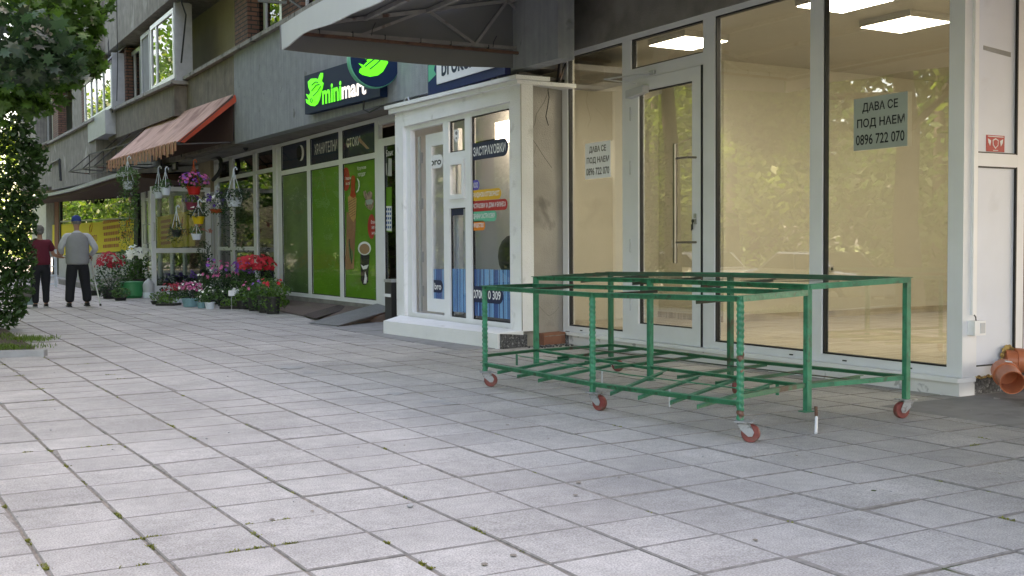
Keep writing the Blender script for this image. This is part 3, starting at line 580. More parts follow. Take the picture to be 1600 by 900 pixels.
# ------------------------------------------------------------------ panelled end wall at the right
YE = 5.24
ew = thing('panelled_end_wall', 'white plastic panelled wall turning the corner at the right edge', 'wall', (7.1, YE, 0))
p = MB(); p.box(6.80, 6.875, YE, YE+.10, .13, 3.5); p.box(7.315, 7.40, YE, YE+.1, .13, 3.5); p.box(6.875, 7.315, YE+.001, YE+.1, 1.66, 1.755); p.box(6.875, 7.315, YE+.001, YE+.1, .13, .205); p.box(7.40, 7.44, YE+.02, YE+.1, .13, 3.5)
p.box(8.2, 8.3, YE, YE+.1, .13, 3.5); p.box(7.44, 8.2, YE+.002, YE+.1, 1.66, 1.755); p.box(7.44, 8.2, YE+.002, YE+.1, .13, .21); p.box(6.86, 9, YE, YE+.1, 3.5, 4.5); p.build('frame', 'grey_pvc', ew)
p = MB(); p.box(6.875, 7.31, YE+.02, YE+.06, .205, 1.66); p.box(6.875, 7.31, YE+.02, YE+.06, 1.755, 3.5); p.build('panel', 'panel_blue', ew)
p = MB(); p.box(7.44, 8.2, YE+.03, YE+.06, .21, 3.5); p.build('panel', 'panel_blue', ew)
p = MB(); p.box(7.304, 7.3165, YE-.001, YE+.018, .2, 1.662); p.box(7.304, 7.3165, YE-.001, YE+.018, 1.753, 3.5); p.box(6.875, 7.304, YE+.003, YE+.019, .203, .214); p.box(6.875, 7.304, YE+.003, YE+.019, 1.65, 1.661); p.box(6.875, 7.304, YE+.003, YE+.019, 1.754, 1.764); p.box(7.402, 7.416, YE+.004, YE+.0195, .2, 3.5); p.build('gasket', 'gasket', ew)
p = MB(); p.box(6.86, 9, YE+.012, YE+.1, .0, .128); p.build('base', 'rubble', ew)
p = MB(); 
for i_ in range(8): x = 6.87+i_*.035; p.ell((x, YE+.01, .128+.006*sin(i_*2)), (.03, .016, .012), 8, 5)
p.build('foam_bead', 'foam', ew, True)
cd = thing('cable_duct', 'thin white cable duct running down the corner to the small box', 'cable duct', (6.83, YE, .59)); MB().box(6.802, 6.842, YE-.022, YE-.001, .585, 3.5).build('duct', 'white_pvc', cd)
jb = thing('junction_box', 'small weathered white junction box low on the corner', 'junction box', (6.84, YE, .44)); MB().box(6.775, 6.895, YE-.062, YE-.001, .44, .545).build('case', 'white_pvc', jb); MB().frame(0, 1, 0, 1, 0, 1, .1) ; MB().box(6.835, 6.885, YE-.066, YE-.062, .455, .53).build('cover', 'pvc_dim', jb); MB().tube([(6.82, YE-.01, .60), (6.826, YE-.03, .57), (6.83, YE-.03, .54)], .005, 5).build('wire', 'cable', jb)
st = thing('alarm_sticker', 'small red security sticker on the upper white panel', 'sticker', (7.085, YE, 1.77)); MB().box(6.985, 7.19, YE+.017, YE+.0195, 1.77, 1.89).build('backing', 'red_print', st)
sh = [(0, -.045), (.03, -.015), (.033, .03), (0, .045), (-.033, .03), (-.03, -.015)]
b_ = MB(); b_.prism([(7.087+x_, YE+.0155, 1.83+z_*.85) for x_, z_ in sh], (0, .001, 0)); b_.build('shield', 'white_print', st)
b_ = MB(); b_.prism([(7.087+x_*.75, YE+.0135, 1.83+z_*.66) for x_, z_ in sh], (0, .001, 0)); b_.build('shield_core', 'red_print', st)
b_ = MB(); 
for sx in (-1, 1): b_.prism([(7.087+sx*x_, YE+.0155, 1.83+z_) for x_, z_ in ((.05, .02), (.085, .035), (.08, .005), (.06, -.02))], (0, .001, 0))
b_.box(7.0, 7.175, YE+.0145, YE+.0155, 1.877, 1.883); b_.box(7.06, 7.115, YE+.0145, YE+.0155, 1.777, 1.782); b_.build('emblem_wings', 'white_print', st)
tp = thing('tape_strip', 'strip of old brown tape on the upper white panel', 'tape', (7.1, YE, 2.5)); MB().hexa([(6.945, YE+.016), (7.25, YE+.016), (7.25, YE+.0195), (6.945, YE+.0195)], [2.50, 2.47, 2.47, 2.50], [2.53, 2.505, 2.505, 2.53]).build('strip', 'kerb', tp)
# orange pipe
op = thing('drain_pipe', 'orange plastic drain pipe branch coming out through the panel at the right', 'pipe', (7.4, 5.1, 0))
c0 = Vector((7.24, 5.22, .235)); c1 = Vector((7.50, 5.06, .20))
b_ = MB().tube([c0-Vector((.05, -.03, 0)), c1, c1+Vector((.25, -.1, -.01))], [.082, .082, .082], 20); b_.tube([c0-Vector((-.02, .012, 0)), c0-Vector((-.07, .045, .004))], [.092, .092], 20); b_.build('branch', 'pvc_orange', op, True)
q1 = onY(1582, 598, 4.93); q0 = q1+Vector((.17, .20, .06))
def hollow(mb, a, b, r, t=.006, n=22):
    a, b = Vector(a), Vector(b); d = (b-a).normalized(); u = d.orthogonal().normalized(); v = d.cross(u); k0 = []
    for (p_, rr) in ((a, r), (b, r), (b, r-t), (a+(b-a)*.1, r-t)): k0 += [p_+(u*cos(2*pi*k/n)+v*sin(2*pi*k/n))*rr for k in range(n)]
    mb.add(k0, [(i*n+k, i*n+(k+1) % n, (i+1)*n+(k+1) % n, (i+1)*n+k) for i in range(3) for k in range(n)] + [tuple(3*n+k for k in range(n))]); return mb
b_ = hollow(MB(), q0, q1, .085); b_.build('outlet', 'pvc_orange', op, True); b_ = hollow(MB(), q0+(q1-q0)*.28, q0+(q1-q0)*.42, .094, .012); b_.build('collar', 'pvc_orange', op, True)
b_ = MB(); d_ = (q1-q0).normalized(); pc = q0+(q1-q0)*.35; side = Vector((-.35, -.55, .75)).normalized(); side = (side-side.dot(d_)*d_).normalized(); u_ = d_.cross(side)
b_.prism([pc+side*.0965+d_*a_+u_*c_ for a_, c_ in ((-.014, -.024), (-.014, .024), (.014, .024), (.014, -.024))], side*.001); b_.build('label', 'white_print', op)
b_ = MB()
for k_ in range(14): a_ = 2*pi*k_/14; b_.ell((c0.x-.02+.0*k_, c0.y-.005, c0.z)+Vector((0, 0, 0)) if 0 else Vector((c0.x-.02+cos(a_)*.088*.8, YE-.008, c0.z+sin(a_)*.098)), (.022, .014, .022), 7, 5)
b_.build('foam_ring', 'foam', op, True)
#PART3
# ================================================================== CANOPY OVER THE VACANT SHOP
cn = thing('fabric_canopy', 'grey fabric canopy on a welded steel truss over the vacant shop', 'canopy', (5, 7.5, 3.2))
Y0c, Y1c = -3.0, 10.52
sl = lambda x: 3.25+.205*(x-3.45)
b = MB(); b.add([(3.45, Y0c, sl(3.45)+.02), (6.70, Y0c, sl(6.70)+.02), (6.70, Y1c, sl(6.70)+.02), (3.45, Y1c, sl(3.45)+.02)] + [(3.45, Y0c, sl(3.45)+.03), (6.70, Y0c, sl(6.70)+.03), (6.70, Y1c, sl(6.70)+.03), (3.45, Y1c, sl(3.45)+.03)], [(3, 2, 1, 0), (4, 5, 6, 7), (0, 1, 5, 4), (1, 2, 6, 5), (2, 3, 7, 6), (3, 0, 4, 7)]); b.build('roof_sheet', 'tarp', cn)
b = MB(); n = 60   # front valance with a slightly wavy lower edge
for i in range(n):
    ya, yb = Y1c-(Y1c-Y0c)*i/n, Y1c-(Y1c-Y0c)*(i+1)/n
    f = lambda y: 3.045+.018*sin(y*2.1)+.012*sin(y*5.3); g_ = lambda y: .012*sin(y*3.1)
    b.hexa([(3.43+g_(yb), yb), (3.445+g_(yb), yb), (3.445+g_(ya), ya), (3.43+g_(ya), ya)], [f(yb), f(yb), f(ya), f(ya)], [3.275]*4)
b.build('front_valance', 'tarp_white', cn)
b = MB(); n = 24   # side sheet facing the kiosk, with a sagging lower edge
for i in range(n):
    xa, xb = 3.44+(6.62-3.44)*i/n, 3.44+(6.62-3.44)*(i+1)/n
    f = lambda x: 3.045+.045*(x-3.44)/3.2 - .05*sin(pi*min(1, (x-3.44)/3.2)); wv = lambda x: .02*sin(x*4)
    b.hexa([(xa, Y1c+.02+wv(xa)), (xb, Y1c+.02+wv(xb)), (xb, Y1c+.03+wv(xb)), (xa, Y1c+.03+wv(xa))], [f(xa), f(xb), f(xb), f(xa)], [sl(xa)+.03, sl(xb)+.03, sl(xb)+.03, sl(xa)+.03])
b.build('side_sheet', 'tarp', cn)
b = MB()
def truss(Yt):
    b.bar((3.5, Yt, 3.225), (6.74, Yt, 3.265), .035).bar((3.5, Yt, 3.245), (6.7, Yt, sl(6.7)), .035)
    nodes = [(3.95, 0), (4.99, 1), (5.62, 0), (5.83, 1), (6.5, 0)]
    P = [Vector((x, Yt, sl(x) if u else 3.23+.012*(x-3.5))) for x, u in ((4.25, 0), (4.99, 1), (5.55, 0), (5.95, 1), (6.6, 0))]
    for p, q in zip(P, P[1:]): b.bar(p, q, .028)
truss(Y1c-.06); truss(7.0); truss(3.4); truss(0)
for x in (3.5, 4.3, 4.99, 5.95, 6.66): b.bar((x, Y0c, sl(x)-.015), (x, Y1c-.04, sl(x)-.015), .04)
b.bar((3.47, Y0c, 3.19), (3.47, Y1c, 3.19), .035)
b.build('truss', 'steel_grey', cn)
b = MB().bar((3.56, Y1c-.11, 3.185), (6.74, Y1c-.11, 3.20), .03); b.build('side_rail', 'rust_rail', cn)
b = MB()
for x in (3.8, 4.15, 4.5, 4.9, 5.25, 5.7, 6.1, 6.4): b.box(x, x+.006, Y1c-.085, Y1c-.035, 3.205, 3.262)
for x, l in ((4.35, .10), (5.75, .09)): b.tube([(x, Y1c-.09, 3.24), (x+.01, Y1c-.09, 3.30), (x+.04, Y1c-.1, 3.24+l+.03)], .004, 4)
b.build('tie_wire', 'cable', cn)
ip = thing('isolator_box', 'grey electrical box on a conduit high beside the concrete wall', 'electrical box', onX(877, 45, 6.66)); q = onX(877, 45, 6.66)
b = MB(); b.box(6.60, 6.69, q.y-.06, q.y+.05, q.z-.06, q.z+.07); b.build('case', 'pvc_dim', ip); MB().tube([(6.66, q.y, q.z+.07), (6.66, q.y, q.z+.6)], .03, 8).tube([(6.66, q.y, q.z-.22), (6.66, q.y, q.z-.06)], .028, 8).build('conduit', 'steel_grey', ip)
br_ = thing('wall_bracket', 'dark steel bracket with a twisted wire at the top of the kiosk side', 'bracket', (6.6, 10.6, 3)); b = MB().bar((6.66, 10.50, 3.22), (6.62, 10.5, 2.93), .05, .03).bar((6.05, 10.42, 2.985), (6.76, 10.55, 2.955), .03, .03).bar((6.72, 10.5, 3.15), (6.62, 10.47, 2.95), .02); b.build('arm', 'steel_dark', br_)
# ================================================================== INSURANCE KIOSK
kq = thing('insurance_kiosk', 'small white plastered shop box with glazed front between the two shops', 'kiosk', (6.05, 12, 0))
KR, KL = 10.37, 13.73
b = MB()
b.hexa([(XF, KR), (XF+.16, KR), (XF+.16, Yp(797, XF)-.0), (XF, Yp(797, XF)-.0)], [.17]*4, [2.9]*4)
ywr, ywl = Yp(797, XF), Yp(629, XF)
b.box(XF, XF+.16, ywl, KL, .17, 2.9); b.box(XF, XF+.16, ywr, ywl, 2.70, 2.9)
b.build('wall', 'plaster_white', kq)
b = MB(); b.hexa([(XF+.001, KR-.004), (6.74, 10.60), (6.74, 10.72), (XF+.161, KR+.1)], [.0]*4, [2.9]*4); b.build('side_wall', 'plaster_old', kq)['label'] = 'stained cracked grey side wall of the kiosk'
b = MB()   # cracks in the side wall
def crack(pts, w_=.006):
    P = []
    for x, y in pts:
        r_ = ray(x, y); n_ = Vector((-(10.60-KR), 6.74-XF, 0)); o_ = Vector((XF, KR-.006, HC)); t_ = (o_-Vector((0, 0, HC))).dot(n_)/r_.dot(n_); P.append(Vector((r_.x*t_, r_.y*t_, r_.z*t_+HC)))
    b.tube(P, w_/2, 5)
crack([(858, 128), (856, 145), (850, 160), (838, 178), (836, 192), (828, 212), (838, 226), (850, 245), (862, 262)], .0035)
crack([(856, 140), (858, 152), (856, 165), (853, 182), (857, 196)], .008); crack([(838, 226), (832, 250), (838, 262)], .002)
crack([(842, 478), (850, 487), (858, 494), (867, 488), (873, 480)], .002)
b.build('crack', 'cable', kq)
b = MB(); b.hexa([(5.52, 12.95), (5.71, 10.30), (XF-.001, 10.33), (XF-.001, 13.62)], [-.01]*4, [.165, .165, .18, .18]); b.hexa([(5.9, 10.36), (5.74, 10.305), (6.18, 10.40), (6.2, 10.45)], [0]*4, [.1, .12, .15, .15]) if 0 else None
b.build('plinth', 'plaster_white', kq)
b = MB(); b.hexa([(5.74, 10.285), (6.10, 10.335), (6.12, 10.38), (5.74, 10.32)], [0]*4, [.16, .13, .14, .165]); b.build('broken_plinth_edge', 'rubble', kq)['label'] = 'broken concrete corner of the white plinth'
b = MB(); b.run(5.965, 6.4, KR-.05, KL+.16, (2.905, 2.95), (2.965, 3.01)); b.run(6.0, 6.76, KR-.02, KL+.1, (2.86, 2.903), (2.9, 2.96)); b.build('cornice', 'plaster_white', kq)
b = MB()
for y in (10.8, 11.5, 12.2, 13.2): b.tube([(6.02, y, 2.96+.018*(y-10.3)), (6.02, y+.03, 3.0+.018*(y-10.3)), (6.02, y+.1, 3.005+.018*(y-10.3)), (6.02, y+.15, 2.965+.018*(y-10.3))], .012, 5)
b.build('lifting_loop', 'zinc_sheet', kq)
# glazed front
fx0, fx1 = XF+.05, XF+.12
def yk(px): return Yp(px, fx0)
fr = MB()
def kb(pa, pb, z0, z1, xa=fx0, xb=fx1): ya, yb = sorted((yk(pa), yk(pb))); fr.box(xa, xb, ya, yb, z0, z1)
zt, zb = 2.64, .235
kb(630, 797, zt, 2.70); kb(630, 797, .17, zb); kb(630, 641, zb, zt); kb(692, 701, zb, zt); kb(726, 735, zb, zt)
zz = lambda py, px: onX(px, py, fx0).z
kb(701, 726, zz(250, 713), zz(237, 713)); kb(701, 726, zz(325, 713), zz(311, 713)); kb(795.6, 797, zb, zt)
fr.build('frame', 'white_pvc', kq)
vw = MB().frame(yk(701.5), yk(725.5), zz(311, 713), zz(250, 713), fx0-.02, fx1-.01, .055); vo = vw.build('vent_window', 'white_pvc', kq)
def kpane(pa, pb, z0, z1, par=kq, g='glass_kiosk'):
    ya, yb = sorted((yk(pa), yk(pb))); MB().frame(ya+.001, yb-.001, z0, z1, fx0+.022, fx0+.05, .014).build('gasket', 'gasket', par); MB().box(fx0+.03, fx0+.04, ya+.015, yb-.015, z0+.014, z1-.014).build('pane', g, par)
kpane(701, 726, zb, zz(325, 713)); kpane(701, 726, zz(237, 713), zt); kpane(735, 795.6, zb, zt); 
ya, yb = sorted((yk(701.5), yk(725.5))); MB().box(fx0+.0, fx0+.01, ya+.055, yb-.055, zz(311, 713)+.055, zz(250, 713)-.055).build('pane', 'glass_kiosk', vo)
# open door leaf inside
b = MB(); yl, yr = yk(654), yk(704)
b.frame(yr, yl, .26, 2.56, fx1+.03, fx1+.09, .16, .17); dl = b.build('door_leaf', 'white_pvc', kq); MB().box(fx1+.05, fx1+.06, yr+.16, yl-.16, .43, 2.40).build('glass', 'glass_kiosk', dl)
b = MB(); 
for z in (.45, .9, 1.6, 2.2): b.box(fx0+.05, fx1+.03, yk(649)-.012, yk(649)+.012, z, z+.14)
b.box(fx1, fx1+.02, yk(648), yk(645), .25, 2.55); b.build('hinge', 'alu', dl)
# interior
b = MB(); b.box(6.72, 6.738, 10.75, 13.7, .15, 2.9); b.box(XF+.17, 6.72, 10.75, 13.6, .14, .16); b.box(XF+.17, 6.72, 10.75, 13.6, 2.84, 2.86); b.box(XF+.165, 6.738, 13.6, 13.72, .16, 2.84); b.build('interior_lining', 'pale_interior', kq)
b = MB(); b.frame(yk(790)+.3, yk(742)+1.2, .16, 2.45, 6.69, 6.72, .05); b.build('inner_door_frame', 'gasket', kq)
b = MB(); b.box(6.5, 6.56, 11.35, 11.75, 2.35, 2.6); b.build('interior_lamp', 'lamp_soft', kq)
ch = thing('office_chair', 'black padded chair seen through the kiosk glass', 'chair', (6.45, 11.4, .16))
b = MB(); b.ell((6.5, 11.35, .98), (.06, .34, .26), 14, 8); b.build('backrest', 'black_plastic', ch, True); b = MB().ell((6.42, 11.35, .62), (.24, .3, .06), 14, 6); b.build('seat', 'black_plastic', ch, True)
b = MB().tube([(6.42, 11.35, .16), (6.42, 11.35, .6)], .03, 8); b.tube([(6.6, 11.3, .62), (6.6, 11.3, .9)], .02, 6); b.build('post', 'black_plastic', ch)
ch = thing('equipment_bag', 'black quilted bag leaning beside the chair inside the kiosk', 'bag', (6.4, 10.95, .16)); b = MB().ell((6.45, 10.98, .8), (.14, .2, .42), 12, 8); b.build('body', 'black_plastic', ch, True)
b = MB(); b.box(6.3, 6.68, 10.78, 12.6, .16, .5); dk = thing('dark_cabinet', 'low dark cabinet along the back of the kiosk', 'cabinet', (6.5, 11.6, .16)); b.build('carcass', 'black_plastic', dk); MB().box(6.285, 6.299, 10.8, 11.6, .19, .47).box(6.285, 6.299, 11.62, 12.58, .19, .47).build('doors', 'mid_interior', dk)
# prints on the panes
def pill(pl, pr, yc, hh, m, txt, tm='white_print', X=fx0+.026, par=kq, k=1.0, taper=0):
    """rounded label between photo columns pl..pr, centred on row yc at the left column"""
    pl += 1.6; Pl, Pr = onX(pl, yc, X), onX(pr, yc, X); z = Pl.z; h = hh; r_ = h/2; yl, yr = Pl.y, Pr.y
    pts = [(X, yl, z+h/2), (X, yl, z-h/2)] + [(X, yr+r_-r_*sin(a), z-cos(a)*h/2) for a in [pi*i/8 for i in range(9)]]
    b = MB(); b.quad(*pts); o = b.build('window_print', m, par)
    ftext(txt, 'print_lettering', tm, o, X-.002, yl-h*.18, yr+r_*.55, z-h*.27*k, z+h*.27*k, .02)
    return o
pill(736, 794, 238, .20, 'navy', 'ЗАСТРАХОВКИ'); pill(735, 749, 290, .12, 'violet_print', 'КАСКО'); pill(735, 783, 306, .125, 'amber_print', 'ГРАЖДАНСКА ОТГОВОРНОСТ')
pill(735, 793, 323, .125, 'red_print', 'ЗАСТРАХОВКИ ЗА ДОМА И БИЗНЕСА'); pill(735, 776, 339, .125, 'teal_print', 'ЗДРАВНИ ЗАСТРАХОВКИ'); pill(735, 758, 353, .115, 'orange_print', 'ИМУЩЕСТВО')
rs = random.Random(5)
def stripes(ya, yb, z0, z1, X, n, par):
    b = MB(); c = MB(); lo, hi = min(ya, yb), max(ya, yb); st = (hi-lo)/n
    for i in range(n):
        y = lo+st*i; w_ = st*rs.uniform(.5, .85); (b if rs.random() < .62 else c).box(X, X+.001, y, y+w_, z0, z1)
    b.build('blue_stripes', 'skyblue_print', par); c.build('dark_stripes', 'skyblue_dark', par)
X_ = fx0+.027
stripes(yk(736), yk(795), zz(500, 765)+.03, zz(421, 765), X_, 42, kq); stripes(yk(702), yk(725), zz(490, 713)+.02, zz(420, 713), X_, 24, kq)
stripes(yl-.17, yr+.17, .43, zz(418, 670)-.02, fx1+.045, 26, kq)
pill(736, 786, 459, .19, 'navy', '0700 10 309', X=fx0+.0245)
o = pill(670, 692, 254, .17, 'white_print', 'bro', 'ink', X=fx1+.04); o = pill(676, 692, 447, .16, 'navy', 'bro', X=fx1+.04)
b = MB(); b.quad(*[onX(x, y, fx0+.026) for x, y in ((703, 326), (724, 324), (724, 336), (703, 337))]); b.build('window_print', 'navy', kq)
b = MB(); b.quad(*[onX(713+x*4.0, 213+y*9.5, fx0+.026) for x, y in ((-1, -1), (1, -1), (1, .3), (0, 1), (-1, .3))]); b.build('shield_sticker', 'white_print', kq)
b = MB(); b.quad(*[onX(x, y, fx0+.024) for x, y in ellpts(713, 208, 1.8, 3, 10)]); b.quad(*[onX(x, y, fx0+.024) for x, y in ellpts(713, 216, 1.2, 1.8, 8)]); b.build('shield_mark', 'mid_interior', kq)
# brick, stone and rubble at the foot of the kiosk
t = thing('clay_brick', 'reddish clay block standing at the foot of the cracked kiosk wall', 'brick', (6.5, 10.4, 0)); b = MB(); b.hexa([(6.33, 10.36), (6.66, 10.44), (6.65, 10.56), (6.32, 10.48)], [.004]*4, [.135]*4); b.build('block', 'clay_brick', t); MB().hexa([(6.34, 10.356), (6.655, 10.434), (6.655, 10.44), (6.34, 10.362)], [.1]*4, [.108]*4).build('groove', 'joint', t)
t = thing('stone', 'dark grey broken stone leaning between the clay block and the shop front', 'stone', (6.7, 10.45, 0)); b = MB(); b.prism([(6.66, 10.42, .004), (6.79, 10.40, .004), (6.76, 10.40, .09), (6.70, 10.42, .14), (6.66, 10.42, .12)], (0, .07, 0)); b.build('stone_block', 'rubble', t)
b = MB(); rr = random.Random(8)
for _ in range(70):
    x, y, s_ = rr.uniform(6.05, 6.6), rr.uniform(10.15, 10.36), rr.uniform(.005, .018); b.ell((x, y, s_*.5), (s_, s_*.8, s_*.7), 6, 4)
tag(b.build('rubble', 'rubble'), 'crumbled rubble at the foot of the kiosk side wall', 'rubble', kind='stuff')
# ================================================================== SIGNS
sg = thing('shop_sign', 'dark blue lit sign box with green and white mini mart lettering', 'sign', (5.9, 15.6, 3.2)); X = 5.93
b = MB(); b.run(X, X+.11, 13.95, 17.0, (3.15, 3.74), (3.23, 3.84)); b.build('box', 'navy_sign', sg)
def fpx(name, pts, m, par, X, t=-.012): b = MB(); pxpoly(b, pts, X, t); return b.build(name, m, par)
def stext(body, m, pl, pr, ybl, ytl, ybr, X, par, off=.02):   # lettering following the slope of the sign
    a = onX(pl, ybl, X); c = onX(pr, ybr, X); hh = onX(pl, ytl, X).z-a.z; d = Vector((0, c.y-a.y, c.z-a.z)); return text(body, 'lettering', m, par, (X, a.y, a.z), d, (0, 0, 1), d.length, hh, off)
stext('mini', 'sign_green', 503.5, 533.5, 163.5, 134.5, 156.0, X-.012, sg, .03); stext('mart', 'sign_white', 534, 572, 155.5, 131.5, 147, X-.012, sg, .03)
fpx('hand_logo', [(482, 128), (487, 123), (494, 122.5), (498, 124), (500, 118), (502, 114), (505, 114), (505, 119), (503, 127), (506, 130), (504.5, 137), (502, 146), (500, 155), (497, 162), (492, 166), (486, 165), (480, 161), (478.5, 155), (484, 157), (481, 151), (479, 147), (484, 149), (486, 144), (483, 137)], 'sign_green', sg, X)
b = MB(); 
for p_ in ([(487, 133), (493, 128), (497, 129)], [(487, 142), (494, 133), (499, 132)], [(489, 150), (496, 143), (501, 135)]): b.tube([onX(x, y, X-.016) for x, y in p_], .008, 4)
b.tube([onX(x, y, X-.016) for x, y in ellpts(486.5, 157, 1.6, 3, 9)+[(488.1, 157)]], .006, 4); b.build('logo_line', 'navy_sign', sg)
b = MB().tube([(5.97, 14.6, 3.17), (5.96, 14.62, 3.05), (5.98, 14.45, 2.99), (6.0, 14.1, 3.03), (6.04, 13.6, 3.02), (6.04, 12.9, 3.02)], .012, 6); b.build('cable', 'cable', sg)
rd = thing('round_blade_sign', 'round dark blue double sided sign on a green arm by the mini mart', 'sign', (5.73, 13.7, 3.57)); q = onY(582, 95, 13.7); cx, cz, rad = 5.735, 3.57, .345
b = MB().lathe((cx, 13.7, cz), [(rad, -.07), (rad, .07)], 40, 'Y'); b.build('disc', 'navy_sign', rd, True); MB().lathe((cx, 13.7, cz), [(rad+.012, -.05), (rad+.012, .05)], 40, 'Y').build('rim', 'teal_print', rd, True)
def disc_pts(pts): return [onY(x, y, 13.625) for x, y in pts]
b = MB(); b.prism(disc_pts([(562, 108), (566, 105), (560, 99), (568, 102), (574, 96), (569, 90), (576, 84), (586, 76), (598, 73), (604, 80), (602, 90), (606, 98), (598, 112), (590, 118), (578, 120), (566, 117), (561, 113)]), (0, -.01, 0)); b.build('hand_logo', 'sign_green', rd)
b = MB()
for p_ in ([(570, 104), (580, 96), (588, 90)], [(578, 108), (588, 100), (594, 94)], [(566, 96), (574, 92), (580, 86)]): b.tube([onY(x, y, 13.61) for x, y in p_], .007, 4)
b.build('logo_line', 'navy_sign', rd)
b = MB(); b.box(cx+rad, XF, 13.67, 13.73, cz-.02, cz+.05); b.lathe((XF-.02, 13.7, cz-.02), [(.07, -.02), (.07, .02)], 12, 'X'); b.box(XF-.05, XF, 13.66, 13.74, cz-.14, cz+.12); b.build('arm', 'teal_print' if 0 else 'film_green', rd)
bs = thing('kiosk_sign', 'deep blue sign board with a white name panel above the kiosk', 'sign', (5.98, 11.3, 3.0)); b = MB(); b.run(5.97, 6.04, 10.56, 12.52, (2.99, 3.6), (2.99, 3.6)); b.build('board', 'navy_broker', bs)
b = MB(); b.box(5.955, 5.969, 10.75, 12.24, 3.09, 3.46); b.build('name_panel', 'white_print', bs); ftext('broker ins', 'lettering', 'navy', bs, 5.953, 12.1, 10.85, 3.165, 3.40, .025)
b = MB(); b.prism([(5.969, 12.50, 3.36), (5.969, 12.30, 3.36), (5.969, 12.34, 3.28), (5.969, 12.28, 3.22), (5.969, 12.40, 3.18), (5.969, 12.50, 3.15)], (-.002, 0, 0)); b.build('green_mark', 'teal_print', bs)
# ================================================================== MINI MART FRONT
mm = thing('mini_mart_front', 'white framed mini mart front with green window films and a food poster', 'shop front', (XS, 18, 0)); X = XS
zb0, zb1 = .19, .26
fr = MB()
def mb_(pa, pb, z0, z1, xa=X, xb=X+.07): ya, yb = sorted((Yp(pa, X), Yp(pb, X))); fr.box(xa, xb, ya, yb, z0, z1)
ytop = 3.06
mb_(424.5, 615, ytop, 3.125); mb_(424.5, 597, zb0, zb1)
for pa, pb in ((425, 430.5), (433, 438.5), (478.5, 484), (528.5, 534.5), (585, 591)): mb_(pa, pb, zb1, ytop)
mb_(439, 591, 2.50, 2.59, X+.003, X+.067)
mb_(591, 660, 2.66, 2.78, X+.003, X+.067); mb_(591, 600, zb0, 2.66, X-.01, X+.05); mb_(600, 640, zb0, .33, X-.01, X+.05); mb_(592, 660, 3.0, 3.06)
fr.build('frame', 'white_pvc', mm)
def mpane(pa, pb, z0, z1, m, nm='pane', dx=.02, th=.012, par=mm):
    ya, yb = sorted((Yp(pa, X), Yp(pb, X))); return MB().box(X+dx, X+dx+th, ya, yb, z0, z1).build(nm, m, par)
glassmat('glass_over_film', (1, 1, 1), .55, .0); glassmat('glass_reflect', (.6, .65, .65), 1.2, .03)
for pa, pb, m, h_ in ((438.5, 478.5, 'film_green_pale', .5), (484, 528.5, 'film_green', 0), (534.5, 585, 'film_green', 0)):
    mpane(pa, pb, zb1, 2.5, 'glass_over_film', dx=.012, th=.006); mpane(pa, pb, zb1, 2.5, m, 'window_film', .03, .002)
    mpane(pa, pb, 2.59, ytop, 'glass_over_film', dx=.012, th=.006); mpane(pa, pb, 2.59, ytop, 'navy', 'window_film', .03, .002)
    ya, yb = sorted((Yp(pa, X), Yp(pb, X)))
    for z0, z1 in ((zb1, 2.5), (2.59, ytop)): MB().frame(ya, yb, z0, z1, X+.004, X+.02, .012).build('gasket', 'gasket', mm)
ftext('ХРАНИТЕЛНИ', 'print_lettering', 'white_print', mm, X+.028, Yp(488.5, X), Yp(524, X), zz0 := onX(500, 240, X).z, onX(500, 223, X).z, .015); 
ftext('СТОКИ', 'print_lettering', 'white_print', mm, X+.028, Yp(539, X), Yp(560, X), onX(550, 228.5, X).z, onX(550, 214, X).z, .015)
b = MB(); pxpoly(b, ellpts(470, 239, 5, 12.5, 20), X+.027); b.build('window_print', 'white_print', mm); b = MB(); pxpoly(b, ellpts(467.5, 239, 4.2, 12, 20), X+.026); b.build('window_print', 'ink', mm)
b = MB(); pxpoly(b, [(561, 214), (577, 232), (573, 233), (559, 219)], X+.027); b.build('window_print', 'awning_orange', mm)
# food poster
po = tag(bpy.data.objects.new('food_poster', None), 'green window poster with hot dog, paper bag and coffee cup', 'poster'); C.objects.link(po); po.location = onX(560, 360, X)
def dec(nm, pts, m, layer, par=po): b = MB(); pxpoly(b, pts, X+.027-.0012*layer); return b.build(nm, m, par)
dec('paper_bag', [(541.5, 331), (546, 333), (552, 340), (556, 332), (556, 345), (553, 420), (541, 421.5), (538, 414), (541, 380)], 'kraft', 1)
dec('leek', [(544, 375), (548, 388), (551, 392), (552, 400), (550, 413), (546, 402)], 'film_green_pale', 2); dec('bag_shade', [(545, 374), (546, 373), (550, 412), (549, 412)], 'ink', 3)
dec('bun', [(543.5, 308), (548, 304), (554, 304), (557, 310), (556, 340), (552, 347), (545, 336)], 'bun', 2)
b = MB()
for i in range(7): y = 310+i*4; pxpoly(b, [(544+i*.2, y+6), (555.5, y-1), (555.5, y+.6), (544+i*.2, y+7.6)], X+.0238)
b.build('bun_stripe', 'kraft', po)
dec('sausage', [(548.5, 279), (549.5, 275), (552, 274), (554.5, 276), (555, 281), (554.5, 300), (556.5, 306), (552, 310), (547, 306), (548, 300)], 'sausage', 3)
dec('curl', [(558.5, 278), (561.5, 283), (562, 291), (560, 298), (557.5, 301), (556.3, 300), (559.3, 296), (560.4, 290), (559.8, 284), (557.8, 279.5)], 'white_print', 1)
dec('sweet_pieces', [(568, 299), (571, 297), (573, 303), (578, 298), (582, 302), (581, 310), (585, 314), (583, 324), (580, 329), (574, 326), (570, 320), (571, 311), (568, 306)], 'meat', 1); dec('sweet_piece', [(571, 313), (580, 311), (583, 314), (581, 319), (573, 320)], 'paper_backed', 2)
